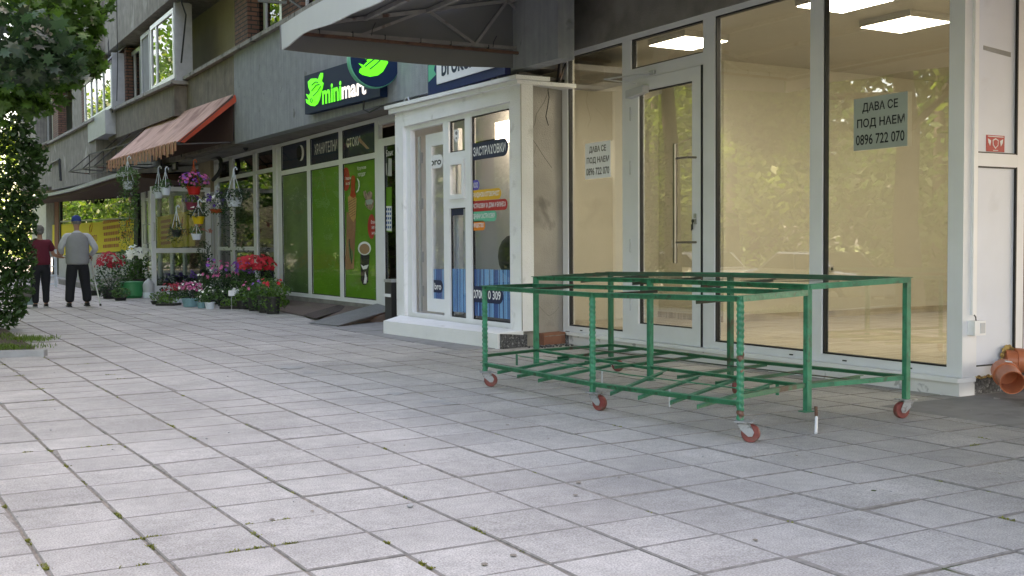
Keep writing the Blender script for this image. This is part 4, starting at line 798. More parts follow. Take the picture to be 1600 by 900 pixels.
dec('cup_body', [(563, 397), (577.5, 398), (575.5, 425), (575.5, 440), (571, 445.5), (567, 445), (564, 438)], 'ink', 1); dec('cup_rim', ellpts(569.5, 388, 10.2, 10.6, 26), 'white_print', 2); dec('coffee', ellpts(569.5, 389, 8, 8.2, 22), 'coffee', 3)
dec('cup_print', [(563.5, 413), (568, 416), (570, 415), (576, 413.5), (573, 420), (567, 421)], 'white_print', 2); dec('cup_mark', [(570.5, 424), (573.5, 434), (572.5, 443), (568, 443), (569.5, 434)], 'white_print', 2)
dec('red_oval', ellpts(540.5, 280, 6.2, 18.5, 24), 'red_print', 1); dec('red_oval', ellpts(580.5, 354, 6.0, 19.5, 24), 'red_print', 1)
def ptext(t_, pl, pr, yt, yb_, m='white_print', L_=.0235, off=.01): o_ = ftext(t_, 'print_lettering', m, po, X+L_, Yp(pl, X), Yp(pr, X), onX((pl+pr)/2, yb_, X).z, onX((pl+pr)/2, yt, X).z, off)
ptext('Гладен', 536, 545.5, 276, 281.5); ptext('ли си?', 537, 544, 284, 289); ptext('Хрупкав', 555, 569, 259.5, 266); ptext('хотдог', 556, 568, 270, 276.5)
ptext('Вземи', 576, 585, 344, 349.5); ptext('ме с', 577, 584, 353, 358); ptext('мен!', 577, 584.5, 361, 366.5)
# door and things behind it
mpane(600, 640, .33, 2.66, 'glass_dark', 'door_glass'); MB().box(X+.0, X+.015, Yp(600, X)-.02, Yp(600, X), .33, 2.66).build('gasket', 'gasket', mm)
b = MB(); pxpoly(b, [(602, 293), (612, 292), (612, 363), (602, 362)], X+.017); b.build('price_poster', 'film_green', mm); b = MB(); pxpoly(b, [(602.5, 322), (612, 322), (612, 361), (602.5, 360)], X+.0155); b.build('price_grid', 'white_print', mm)
b = MB()
for i in range(5):
    for j in range(3): pxpoly(b, [(603.2+j*3, 325+i*7), (605.2+j*3, 325+i*7), (605.2+j*3, 329+i*7), (603.2+j*3, 329+i*7)], X+.0145)
b.build('price_grid_item', 'skyblue_dark', mm)
b = MB(); pxpoly(b, [(602, 255), (604.5, 255), (605, 274), (601.5, 274)], X+.017); pxpoly(b, [(607, 247), (612, 248), (612, 275), (606, 275)], X+.017); b.build('cup_print', 'pvc_dim', mm)
ftext('Банк', 'print_lettering', 'white_print', mm, X+.016, Yp(601.5, X), Yp(612, X), onX(606, 244, X).z, onX(606, 234, X).z, .01)
b = MB(); b.box(X-.02, X+.05, Yp(597, X), Yp(438, X), .0, .188); b.build('base', 'dark_concrete', mm)
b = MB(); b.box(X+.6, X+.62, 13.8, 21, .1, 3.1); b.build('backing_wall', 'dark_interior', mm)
b = MB()
for i in range(6): b.box(X+.25, X+.6, 14.0, 15.9, .45+i*.35, .48+i*.35)
for i in range(26): yy = rs.uniform(14.1, 15.8); zz_ = .48+rs.randint(0, 5)*.35; b.box(X+.28, X+.4, yy, yy+.1, zz_, zz_+rs.uniform(.1, .25))
b.build('stocked_shelves', 'mid_interior' if 0 else 'kraft', mm)
# mats, ramp, bin
t = thing('entrance_mat', 'large brown ribbed mat laid in front of the green windows', 'mat', (6, 17, 0)); b = MB(); b.add([(5.72, 14.9, .012), (6.70, 15.0, .15), (6.72, 20.2, .11), (6.0, 20.0, .012)] , [(0, 1, 2, 3)]); b.add([(5.72, 14.9, .0), (6.70, 15.0, .0), (6.70, 15.0, .15), (5.72, 14.9, .012)], [(0, 1, 2, 3)]); b.build('mat', 'mat_brown', t)
t = thing('dark_runner_mat', 'narrow darker brown mat running beside the metal ramp', 'mat', (6, 16, 0)); b = MB(); P = [gnd(474, 494, .012), gnd(492, 500, .012), onX(548, 483, 6.66), onX(530, 478, 6.66)]; b.prism([p_+Vector((0, 0, .016)) for p_ in P], (0, 0, .008)); b.build('mat', 'mat_dark', t)
t = thing('wheelchair_ramp', 'grey tread plate ramp sloping up to the mini mart door', 'ramp', (6, 15, 0)); b = MB(); P = [gnd(482, 505, .01), gnd(528, 509.5, .01), Vector((6.74, 14.3, .215)), Vector((6.74, 15.75, .215))]; P[2] = onX(618, 483, 6.72); P[3] = onX(589, 475, 6.72); b.prism(P, (0, 0, .008)); b.build('plate', 'tread_plate', t)
b = MB().bar(P[1]+Vector((0, 0, -.012)), P[2]+Vector((0, 0, -.02)), .04, .03).bar(P[2]+Vector((-.25, 0, -.03)), P[2]+Vector((-.25, 0, -.18)), .03); b.build('support', 'steel_dark', t)
t = thing('black_bin', 'slim black bin with metal rim beside the kiosk corner', 'bin', (6.2, 14.1, 0)); b = MB(); b.box(6.02, 6.2, 13.84, 14.06, .0, .62); b.build('body', 'black_plastic', t); MB().box(6.01, 6.21, 13.83, 14.07, .62, .66).build('rim', 'alu', t); MB().box(6.0, 6.019, 13.86, 14.04, .42, .46).build('band', 'white_print', t)
cm = thing('security_camera', 'small black dome camera hanging under the fascia by the mini mart', 'camera', onX(384, 228, 6.5)); q = onX(384, 228, 6.5); b = MB().box(q.x-.09, q.x+.09, q.y-.12, q.y+.12, q.z+.02, q.z+.12); b.build('mount', 'pvc_dim', cm); MB().ell((q.x, q.y, q.z-.03), (.06, .06, .07), 12, 8).build('lens', 'black_plastic', cm, True)
#PART4
# ================================================================== FLOWER SHOP AND FURTHER SHOP FRONT
fs = thing('flower_shop_front', 'white framed flower shop front with dark panes behind the plants', 'shop front', (XS, 24, 0))
fr = MB()
def f2(pa, pb, z0, z1, xa=X, xb=X+.07): ya, yb = sorted((Yp(pa, X), Yp(pb, X))); fr.box(xa, xb, ya, yb, z0, z1)
for pa, pb in ((394, 398.5), (357, 362), (333, 338)): f2(pa, pb, .2, 3.1)
f2(333, 424.5, 3.06, 3.14); f2(333, 424, 2.62, 2.70, X+.003, X+.067); f2(333, 424, .2, .27); f2(338, 394, 1.05, 1.13, X+.003, X+.067)
f2(218, 224, .1, 3.05); f2(229, 233, .1, 2.95, X-.003, X+.06); f2(218, 312, 3.05, 3.13); f2(224, 312, 2.5, 2.58, X+.003, X+.067); f2(243, 247, .1, 3.05); f2(262, 266, .1, 3.05); f2(282, 285, .1, 3.05)
fr.build('frame', 'grey_pvc', fs)
for pa, pb in ((398.5, 424.5), (362, 394), (338, 357)):
    mpane(pa, pb, .27, 2.62, 'glass_reflect', dx=.03, par=fs); mpane(pa, pb, 2.70, 3.06, 'glass_reflect', dx=.03, par=fs)
for pa, pb in ((224, 229), (233, 243), (247, 262), (266, 282), (285, 311)):
    mpane(pa, pb, .2, 2.5, 'glass_reflect', dx=.03, par=fs); mpane(pa, pb, 2.58, 3.05, 'glass_reflect', dx=.03, par=fs)
b = MB(); ya, yb = sorted((Yp(312, X), Yp(331, X))); b.box(X-.05, X+.2, ya, yb, 0, 3.15); b.box(X+.1, X+.2, Yp(424, X), Yp(218, X), 0, .2); b.build('pillar', 'beige_wall', fs)
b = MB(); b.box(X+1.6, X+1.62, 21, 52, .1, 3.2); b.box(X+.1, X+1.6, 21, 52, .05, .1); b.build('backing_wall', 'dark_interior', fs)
def banner(pa, pb, ya_t, yb_t, ya_b, yb_b, Xa, Xb, label, u0_=.66, u1_=.83, ut_=.46, tw=.14):
    """yellow printed strip between two photo columns; pa is the far end"""
    t = thing('yellow_banner', label, 'banner', onX((pa+pb)/2, (ya_b+yb_b)/2, (Xa+Xb)/2), 'yellow banners of the flower shop')
    A, B = onX(pa, ya_t, Xa), onX(pb, yb_t, Xb); Cc, D = onX(pb, yb_b, Xb), onX(pa, ya_b, Xa); e = Vector((-.004, 0, 0))
    b = MB(); b.prism([A, B, Cc, D], e); b.build('sheet', 'yellow_print', t)
    U = (Cc-D); V = (A-D); P = lambda u, v: D+U*u+V*v+e*1.6
    def block(u0, u1, v0, v1, m='redbrown_print'): b.prism([P(u0, v0), P(u1, v0), P(u1, v1), P(u0, v1)], e*.4)
    b = MB(); rr = random.Random(4)
    for i in range(5):
        v = .82-i*.165; u = u0_+rr.uniform(0, .02); 
        while u < u1_: w_ = rr.uniform(.008, .02); block(u, u+w_, v-.045, v+.045); u += w_+.004
    b.build('small_print', 'redbrown_print', t)
    b = MB()
    for u in (.03, .84): pass
    for u0, txt in ((u1_+.02, 'артАрго'), (ut_, 'артАрго')):
        text(txt, 'lettering', 'redbrown_print', t, P(u0, .26), U, V, U.length*tw, V.length*.30, .02)
        b.tube([P(u0+.06, .58), P(u0+.055, .72), P(u0+.065, .8)], .02, 5).tube([P(u0+.075, .6), P(u0+.085, .75), P(u0+.08, .86)], .015, 5)
    b.build('sprig', 'redbrown_print', t)
banner(82, 214, 351.5, 343.5, 399, 391, 6.0, 6.70, 'long yellow banner with red brown lettering behind the walking couple')
banner(246, 305, 339, 328, 389, 384, 6.71, 6.745, 'shorter yellow banner with red brown lettering behind the open white door', .10, .38, .62, .30)
wf = thing('far_shop_window', 'dark reflecting shop window above and around the long yellow banner', 'shop front', (6.4, 38, 0))
def farquad(pts, m, nm, dx=.02, par=wf, t_=.02):
    P = [onX(x, y, 6.0+(x-82)/(214-82)*.70+dx) for x, y in pts]; b = MB(); b.prism(P, (t_, 0, 0)); return b.build(nm, m, par)
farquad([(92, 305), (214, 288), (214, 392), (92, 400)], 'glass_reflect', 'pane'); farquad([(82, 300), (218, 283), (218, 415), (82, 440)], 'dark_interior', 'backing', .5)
farquad([(92, 400.5), (214, 392.5), (214, 460), (92, 450)], 'zinc_sheet', 'lower_panel'); farquad([(92, 307), (94, 307), (94, 400), (92, 400)], 'gasket', 'frame', -.01, t_=.05); farquad([(209, 290), (215, 289), (215, 440), (209, 440)], 'gasket', 'frame', -.01, t_=.05); farquad([(92, 345.5), (214, 339), (214, 341), (92, 347.5)], 'zinc_sheet', 'rail', -.01, t_=.03)
farquad([(85, 308), (91, 307), (91, 400), (85, 400)], 'clay_brick', 'pier', -.02, t_=.2); farquad([(72, 310), (84, 308), (84, 400), (72, 402)], 'dark_concrete', 'pier', .1, t_=.2); farquad([(50, 320), (72, 316), (72, 430), (50, 430)], 'zinc_sheet', 'pier', .3, t_=.2)
a = onX(134, 319, 6.25); c = onX(149, 317, 6.3); text('ОС', 'window_lettering', 'ink', wf, a, c-a, (0, 0, 1), (c-a).length, .42, .06)
farquad([(150, 437), (192, 430), (192, 452), (150, 458)], 'ledge', 'lower_step', -.3, t_=.6)
# open door leaf
od = thing('open_shop_door', 'white framed glass door standing open among the flowers', 'door', (6.3, 25.6, 0))
L_, Rr = 5.28, 6.62
b = MB(); Yd = 25.6
def dbox(x0, x1, z0, z1, d=.03): b.box(x0, x1, Yd-d, Yd+d, z0, z1)
dbox(L_, L_+.10, .06, 2.5); dbox(Rr-.12, Rr, .06, 2.5); dbox(L_+.1, Rr-.12, 2.40, 2.5, .028); dbox(L_+.1, Rr-.12, 1.0, 1.11, .028); dbox(L_+.1, Rr-.12, .06, .26, .028); b.build('frame', 'grey_pvc', od)
MB().box(L_+.1, Rr-.12, Yd-.008, Yd+.004, 1.11, 2.4).build('pane', 'glass_dark', od); MB().box(L_+.1, Rr-.12, Yd-.008, Yd+.004, .26, 1.0).build('pane', 'glass_reflect', od)
b = MB().tube([(L_+.05, Yd-.03, 1.68), (L_+.05, Yd-.12, 1.68), (L_+.05, Yd-.12, 1.28), (L_+.05, Yd-.03, 1.28)], .014, 6); b.tube([(L_-.02, Yd+.02, 1.64), (L_-.16, Yd+.02, 1.64), (L_-.16, Yd+.02, 1.22), (L_-.02, Yd+.02, 1.22)], .014, 6); b.build('handle', 'alu', od)
b = MB(); b.box(Rr+.02, Rr+.07, Yd-.02, Yd+.03, .05, 2.4); b.box(Rr+.09, Rr+.13, Yd-.02, Yd+.03, .05, 2.4); b.build('pleated_screen', 'pvc_dim', od)
# slab canopy
cs = thing('slab_canopy', 'thin curved slab canopy with a pale edge above the far shop window', 'canopy', (5.6, 40, 3)); b = MB(); n = 16
pts = [(36, 308.5), (60, 304.5), (85, 300), (110, 294), (135, 286), (155, 279), (175, 272.5), (195, 268), (215, 264)]
P = [onX(x, y, 5.25+ (i_*.02)) for i_, (x, y) in enumerate(pts)]
for p, q in zip(P, P[1:]): b.hexa([(p.x, p.y), (6.8, p.y), (6.8, q.y), (q.x, q.y)], [p.z-.10, p.z-.02, q.z-.02, q.z-.10], [p.z, p.z+.12, q.z+.12, q.z])
b.build('slab', 'zinc_sheet', cs); b = MB()
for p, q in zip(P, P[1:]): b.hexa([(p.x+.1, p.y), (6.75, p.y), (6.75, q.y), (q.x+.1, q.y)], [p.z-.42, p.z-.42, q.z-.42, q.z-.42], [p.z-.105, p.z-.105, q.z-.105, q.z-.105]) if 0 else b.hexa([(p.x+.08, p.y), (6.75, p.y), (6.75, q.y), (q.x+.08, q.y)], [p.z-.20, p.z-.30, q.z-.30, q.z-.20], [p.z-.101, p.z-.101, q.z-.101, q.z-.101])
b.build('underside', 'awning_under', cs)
# orange awning
aw = thing('orange_awning', 'faded orange red fabric awning with torn fringe over the flowers', 'awning', (5.5, 25, 3.5))
A, B_, Cc, D = Vector((6.0, 21.35, 4.09)), Vector((6.0, 28.6, 4.28)), Vector((4.98, 29.1, 3.30)), Vector((5.02, 21.8, 3.17)); b = MB(); nu, nv = 14, 6; vs_ = []
for i in range(nu+1):
    for j in range(nv+1):
        u, v = i/nu, j/nv; p = (A*(1-u)+B_*u)*(1-v)+(D*(1-u)+Cc*u)*v; p.z -= .05*sin(pi*v)*(0.6+.4*sin(u*19)); vs_.append(p)
b.add(vs_, [(i*(nv+1)+j, (i+1)*(nv+1)+j, (i+1)*(nv+1)+j+1, i*(nv+1)+j+1) for i in range(nu) for j in range(nv)])
b.add([p-Vector((0, 0, .012)) for p in vs_], [(i*(nv+1)+j+1, (i+1)*(nv+1)+j+1, (i+1)*(nv+1)+j, i*(nv+1)+j) for i in range(nu) for j in range(nv)])
b.build('fabric', 'awning_orange', aw, True)
b = MB(); rr = random.Random(9); n = 44
for i in range(n):
    u0, u1 = i/n, (i+1)/n; p, q = D*(1-u0)+Cc*u0, D*(1-u1)+Cc*u1; l0 = .17+.09*abs(sin(i*1.05))+rr.uniform(-.03, .05)
    b.hexa([(p.x-.03-.02*(i % 2), p.y), (p.x-.02-.02*(i % 2), p.y), (q.x-.02, q.y-.01), (q.x-.03, q.y-.01)], [p.z-l0, p.z-l0, q.z-l0-rr.uniform(-.05, .04), q.z-l0], [p.z+.01, p.z+.01, q.z+.01, q.z+.01])
b.build('fringe', 'fringe', aw)
b = MB(); b.prism([A+Vector((.03, -.03, -.01)), D+Vector((0, -.03, 0)), D+Vector((.13, -.03, -.02)), A+Vector((.06, -.03, -.14))], (0, .012, 0)); b.build('side_flap', 'awning_red', aw)
b = MB().bar(A-Vector((0, 0, .05)), D-Vector((0, 0, .04)), .03).bar(B_-Vector((0, 0, .05)), Cc-Vector((0, 0, .04)), .03).bar(D-Vector((0, 0, .03)), Cc-Vector((0, 0, .03)), .03).bar(D-Vector((0, 0, .05)), (6.05, 21.7, 3.19), .025).bar(Cc-Vector((0, 0, .1)), (6.05, 29, 3.25), .025)
for y in (23.5, 25.5, 27.5): b.bar((5.0, y, 3.17), (6.0, y, 4.1), .025)
b.build('frame', 'steel_dark', aw)
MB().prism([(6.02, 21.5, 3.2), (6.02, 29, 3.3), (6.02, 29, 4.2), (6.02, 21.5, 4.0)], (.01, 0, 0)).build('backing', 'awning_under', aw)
# bare awning frame
bf = thing('bare_awning_frame', 'bare black steel awning frame next to the orange awning', 'awning frame', (5.5, 32, 3.5)); b = MB()
for y in (29.0, 30.9, 32.8, 35.2): b.bar((4.92, y, 3.22+.03*(y-29)), (6.05, y, 4.30+.02*(y-29)), .03).bar((4.92, y, 3.22+.03*(y-29)), (6.05, y, 3.14+.03*(y-29)), .03).bar((5.5, y, 3.2+.03*(y-29)), (5.5, y, 3.74+.03*(y-29)), .025)
for x, z0 in ((4.92, 3.22), (6.03, 4.26), (5.5, 3.17), (5.5, 3.76)): b.bar((x, 28.9, z0), (x, 35.3, z0+.19), .03)
b.build('bars', 'steel_dark', bf)
# black hoses and a spot lamp
t = thing('black_hose', 'thick black hose looping beside the flower shop windows', 'hose', (6.6, 24, 2.5)); b = MB().tube([onX(x, y, 6.6) for x, y in ((300, 246), (320, 245), (340, 245.5), (345, 250), (346, 262), (341, 272), (333, 281))], .045, 8); b.build('hose', 'cable', t, True)
t = thing('flood_lamp', 'small square flood lamp hanging above the open door', 'lamp', onX(274, 260, 6.2)); q = onX(274, 260, 6.2); b = MB().frame(q.y-.22, q.y+.22, q.z-.1, q.z+.1, q.x-.04, q.x+.02, .035); b.build('housing', 'black_plastic', t); MB().box(q.x-.03, q.x, q.y-.18, q.y+.18, q.z-.06, q.z+.06).build('glass', 'pvc_dim', t); MB().box(q.x-.02, q.x+.02, q.y-.02, q.y+.02, q.z+.1, q.z+.5).build('arm', 'cable', t)
t = thing('loudspeaker_box', 'black box hanging above the white flower pots', 'speaker', onX(252, 265, 6.0)); q = onX(252, 265, 6.0); b = MB().hexa([(q.x-.1, q.y-.25), (q.x+.1, q.y-.25), (q.x+.1, q.y+.3), (q.x-.1, q.y+.3)], [q.z-.1]*4, [q.z+.06, q.z+.08, q.z+.1, q.z+.08]); b.build('box', 'black_plastic', t); MB().box(q.x-.02, q.x+.02, q.y-.02, q.y+.02, q.z+.08, q.z+.5).build('arm', 'cable', t)
# ------------------------------------------------------------------ hanging baskets (photo column, row of the pot centre, distance)
rp = random.Random(21)
def pot_mesh(c, r, h): 
    b = MB(); b.lathe((c[0], c[1], c[2]-h/2), [(r*.68, 0), (r*.95, h*.92), (r*1.06, h*.93), (r*1.06, h), (r*.9, h), (r*.85, h*.85)], 16); return b
def hanging(px, py, Yd, r, h, potm, label, leafm='leaf_plant', fl=None, hook=.45, hookm='pot_white', trail=0, nl=160, spread=1.3, up=.12):
    c = onY(px, py, Yd); t = thing('hanging_basket', label, 'hanging pot', (c.x, c.y, c.z-h/2), 'hanging flower pots'); pot_mesh(c, r, h).build('pot', potm, t, True)
    b = MB(); leaves(b, (c.x, c.y, c.z+h/2+up*.5), (r*spread, r*spread, up), nl, .055, rp, 'oval')
    if trail:
        for _ in range(26):
            a = rp.uniform(0, 2*pi); l = trail*rp.uniform(.35, 1); x, y = c.x+cos(a)*r*1.15, c.y+sin(a)*r*1.15
            for s_ in range(int(l/.035)): leaf(b, Vector((x+rp.gauss(0, .05), y+rp.gauss(0, .05), c.z+h/2-s_*.035)), .05, rp, 'oval')
    b.build('foliage', leafm, t)
    if fl:
        for m_, n_, s_ in fl: q = MB(); flowers(q, (c.x, c.y-.03, c.z+h/2+up*.6), (r*spread*1.05, r*spread*1.05, up*1.1), n_, s_, rp); q.build('flowers', m_, t)
    k_ = MB()
    for a in (.3, 2.4, 4.5): k_.tube([(c.x+cos(a)*r, c.y+sin(a)*r, c.z+h/2), (c.x, c.y, c.z+h/2+hook)], .007, 4)
    hz = c.z+h/2+hook; k_.tube([(c.x, c.y, hz), (c.x, c.y, hz+.05), (c.x+.035, c.y, hz+.09), (c.x+.06, c.y, hz+.06), (c.x+.06, c.y, hz+.03)], .011, 6); k_.build('hanger', hookm, t, True); return t
hanging(200, 290, 24.5, .13, .18, 'pot_white', 'leftmost hanging pot with ivy trailing down in front of the yellow banner', 'leaf_plant', trail=1.7, nl=420, spread=1.9, up=.22)
hanging(248, 305, 23.4, .105, .13, 'pot_white', 'lower left of the two small white hanging pots over the door', nl=110)
hanging(259, 299, 22.6, .105, .15, 'pot_white', 'upper right of the two small white hanging pots over the door', hook=.33, nl=120)
hanging(303, 298, 22.2, .15, .16, 'pot_red', 'bright red hanging pot full of pink and violet petunias', fl=(('petal_pink', 55, .04), ('petal_violet', 45, .035)), hookm='pot_orange', spread=1.9, up=.17, nl=240)
hanging(300, 322, 22.6, .14, .15, 'pot_wine', 'wine red hanging pot below the bright red one', fl=(('petal_purple', 14, .03),), hook=.2, up=.08)
hanging(338, 330, 22.4, .14, .08, 'pot_orange', 'shallow orange hanging bowl with white flowers above violet ones', fl=(('petal_white', 36, .032), ('petal_purple', 34, .035)), spread=2.3, up=.22, nl=330, hook=.4)
hanging(310, 344, 21.9, .13, .15, 'pot_yellow', 'yellow hanging pot below the wine red one', fl=(('petal_white', 5, .03),), 	leafm='leaf_dark', hook=.25, spread=1.5)
hanging(276, 364, 22.4, .105, .13, 'pot_black', 'black hanging pot with sparse reddish stems', leafm='leaf_dark', nl=60, hook=.4, trail=.35)
hanging(307, 370, 22.0, .105, .12, 'pot_white', 'small pale hanging pot below the yellow one', nl=110, hook=.2)
hanging(366, 316, 21.0, .17, .17, 'pot_white', 'big white hanging pot with long ivy curtain before the dark panes', 'leaf_dark', trail=1.25, nl=340, spread=1.9, hook=.5)
# ------------------------------------------------------------------ plants on the ground
def gpot(px, py, r, h, potm, leafm, lr, lz, nl, label, fl=None, ls=.06, cat='potted plant', nm='potted_plant', tri='oval', grp='potted plants in front of the flower shop', xm=6.15):
    g_ = gnd(px, py)
    if g_.x > xm: q_ = onX(px, py, xm); g_ = Vector((q_.x, q_.y, 0)); h += q_.z
    g_.y += r; t = thing(nm, label, cat, g_, grp); b = MB(); b.lathe(g_, [(r*.8, .002), (r, h*.9), (r*1.08, h*.91), (r*1.08, h), (r*.9, h*.97)], 16); b.build('pot', potm, t, True)
    b = MB(); leaves(b, (g_.x, g_.y, h+lz*.8), (lr, lr, lz), nl, ls, rp, tri)
    if h > .16: leaves(b, (g_.x, g_.y-.04, h*.62), (lr*.92, lr*.8, h*.55), int(nl*.55), ls, rp, tri)
    for _ in range(7): a = rp.uniform(0, 6.3); b.tube([(g_.x, g_.y, h*.9), (g_.x+cos(a)*lr*.6, g_.y+sin(a)*lr*.6, h+lz*1.2)], .006, 4)
    b.build('foliage', leafm, t)
    if fl:
        for m_, n_, s_, dz in fl: q = MB(); flowers(q, (g_.x, g_.y-.02, h+lz*.9+dz), (lr*.95, lr*.95, lz*.8), n_, s_, rp); q.build('flowers', m_, t)
    return t
gpot(176, 467, .20, .22, 'pot_black', 'leaf_dark', .36, .34, 420, 'black tub of dark leaves topped with crimson blooms at the left of the flowers', (('petal_crimson', 90, .05, .25),))
gpot(205, 462, .2, .35, 'pot_black', 'leaf_plant', .42, .42, 520, 'tall leafy bush in a black tub behind the green bag', None, .08)
gpot(222, 462, .17, .4, 'pot_black', 'leaf_plant', .32, .32, 260, 'tall pot of white lilies behind the green bag', (('petal_white', 30, .095, .25),), .08)
gpot(150, 462, .16, .12, 'pot_black', 'leaf_plant', .25, .15, 130, 'low leafy pot just right of the walking stick')
gpot(252, 476, .17, .07, 'pot_black', 'leaf_lime', .20, .10, 240, 'low black dish of yellow green plants below the door', None, .045)
gpot(283, 474, .12, .09, 'pot_white', 'leaf_plant', .2, .14, 150, 'small pale pot with dark red flowers below the door', (('petal_crimson', 45, .035, .08),), .045)
gpot(301, 480, .16, .16, 'pot_teal', 'leaf_dark', .24, .16, 160, 'teal pot of pink and white flowers near the tray of seedlings', (('petal_pink', 60, .03, .05), ('petal_white', 14, .03, .05)), .045)
gpot(330, 483, .09, .12, 'pot_white', 'leaf_plant', .14, .12, 90, 'white small pot at the front with short green leaves', None, .045)
gpot(317, 482, .085, .11, 'pot_teal', 'leaf_plant', .13, .12, 80, 'greenish small pot beside the front white pot', (('petal_white', 10, .03, .02),), .045)
gpot(345, 474, .18, .12, 'pot_black', 'leaf_dark', .34, .36, 340, 'dark shrubby plant with mauve blooms left of the red cyclamen', (('petal_pink', 26, .04, .15), ('petal_violet', 10, .04, .2)))
gpot(322, 462, .14, .5, 'pot_black', 'leaf_dark', .20, .42, 180, 'tall dark plant with one salmon rose head beside the pillar', (('petal_salmon', 7, .07, .5),), .07)
gpot(276, 462, .16, .2, 'pot_black', 'leaf_dark', .34, .18, 260, 'dark purple leaved plants crowded right below the door frame', (('petal_purple', 30, .035, .05),))
gpot(312, 466, .14, .22, 'pot_black', 'leaf_dark', .26, .2, 200, 'plum coloured plant clump left of the pale grey leaves', (('petal_wine', 1, .02, 0),) if 0 else (('petal_purple', 26, .035, .08),))
gpot(375, 468, .2, .12, 'pot_black', 'leaf_plant', .42, .24, 520, 'wide green clump behind the seedling trays', None, .05)
gpot(404, 468, .24, .2, 'pot_black', 'leaf_plant', .42, .26, 480, 'big mound of red cyclamen blooms at the right of the flowers', (('petal_red', 170, .05, .20), ), .055)
gpot(383, 467, .16, .2, 'pot_black', 'leaf_plant', .24, .22, 220, 'violet petunias crowding beside the red mound', (('petal_violet', 70, .05, .18),))
gpot(432, 470, .13, .04, 'pot_black', 'leaf_lime', .30, .16, 340, 'fresh green leafy plants at the right end of the display', None, .06)
gpot(420, 470, .2, .08, 'pot_black', 'leaf_plant', .36, .2, 340, 'mid green bedding plants just behind the slanted tray', None, .05)
for px, py, lr, lz, lm_, fl_, lb in ((360, 476, .26, .14, 'leaf_plant', (('petal_white', 8, .03, .03),), 'low green clump just left of the price cards'), (384, 476, .24, .13, 'leaf_lime', None, 'low pale green clump right of the price cards'), (402, 472, .26, .15, 'leaf_plant', (('petal_pink', 16, .035, .05),), 'bedding clump with pink blooms under the red mound'), (418, 468, .25, .14, 'leaf_plant', (('petal_violet', 6, .03, .03),), 'green clump above the middle of the long tray'), (430, 470, .24, .16, 'leaf_lime', (('petal_red', 9, .04, .05),), 'leafy clump with a few red blooms at the far right of the display'), (268, 470, .24, .14, 'leaf_dark', (('petal_crimson', 20, .035, .06),), 'dark clump with crimson dots below the door'), (290, 468, .24, .16, 'leaf_dark', (('petal_pink', 22, .03, .06),), 'dark clump with pink dots left of the teal pot'), (338, 474, .22, .14, 'leaf_plant', (('petal_white', 16, .03, .05),), 'green clump with white dots behind the front white pot'), (240, 462, .26, .2, 'leaf_dark', None, 'dark foliage clump behind the water jug'), (190, 470, .22, .12, 'leaf_plant', None, 'green foliage at the foot of the crimson tub'), (352, 462, .3, .24, 'leaf_dark', (('petal_pink', 14, .04, .1),), 'mauve dotted shrub behind the small front pots'), (330, 464, .26, .22, 'leaf_plant', (('petal_white', 12, .03, .1),), 'pale dotted shrub beside the pillar foot')):
    gpot(px, py, .13, .07, 'pot_black', lm_, lr, lz, 260, lb, fl_, .048, xm=5.65)
def tray(pa, pb, y0, y1, dep, label, leafm, nl, z=.05, stripes_=False):
    a, c = gnd(pa, y0), gnd(pb, y1); d = (c-a); n_ = Vector((-d.y, d.x, 0)).normalized()*dep; n_ = n_ if n_.y > 0 else -n_
    t = thing('plant_tray', label, 'tray', a, 'seedling trays in front of the flower shop'); b = MB(); q = [a, c, c+n_, a+n_]; b.hexa([(p_.x, p_.y) for p_ in q], [.002]*4, [z]*4); b.build('tray', 'black_plastic', t)
    b = MB()
    for _ in range(nl): u, v = rp.random(), rp.random(); p_ = a+d*u+n_*v; leaf(b, Vector((p_.x, p_.y, z+rp.uniform(.0, .12))), .05, rp, 'oval')
    b.build('seedlings', leafm, t)
    if stripes_:
        b = MB()
        for i in range(9): p_ = a+d*((i+.25)/9)-n_.normalized()*.004; e_ = a+d*((i+.7)/9)-n_.normalized()*.004; b.prism([p_+Vector((0, 0, .03)), e_+Vector((0, 0, .03)), e_+Vector((0, 0, z-.012)), p_+Vector((0, 0, z-.012))], -n_.normalized()*.003)
        b.build('white_clip', 'white_pvc', t)
tray(343, 380, 483, 483, .42, 'black tray of bright green seedlings nearest the paving', 'leaf_lime', 300)
tray(400, 440, 474, 466, .45, 'flat black tray behind the long slanted tray', 'leaf_lime', 160, .08)
tray(395, 452, 479, 468, .5, 'long slanted black tray with white clips at the right end', 'leaf_plant', 60, .10, True)
tray(380, 398, 480, 478, .4, 'short black tray between the green seedlings and the long tray', 'leaf_dark', 60, .09)
tray(243, 272, 478, 478, .35, 'low black tray under the yellow green plants', 'leaf_lime', 90, .045)
for px, py, sz, lb in ((362, 458, 1.0, 'small cream price card among the seedlings'), (368, 456, 1.0, 'white price card right of the cream one'), (387, 450, 1.1, 'tilted white price card in front of the green clump'), (420, 447, 1.3, 'largest white price card under the red blooms'), (313, 446, 1.0, 'white folded card among the pale plants')):
    q = gnd(px, py+26); t = thing('price_card', lb, 'price card', q, 'price cards among the flowers'); z = onY(px, py, q.y).z
    b = MB().box(q.x-.055*sz, q.x+.055*sz, q.y-.004, q.y, z-.05*sz, z+.05*sz); b.build('card', 'white_print', t); MB().box(q.x-.003, q.x+.003, q.y, q.y+.004, .0, z).build('stick', 'pvc_dim', t)
    if sz > 1.05: MB().box(q.x-.035*sz, q.x-.01, q.y-.006, q.y-.004, z-.02, z+.025).box(q.x+.005, q.x+.035*sz, q.y-.006, q.y-.004, z-.02, z+.02).build('print', 'mid_interior', t)
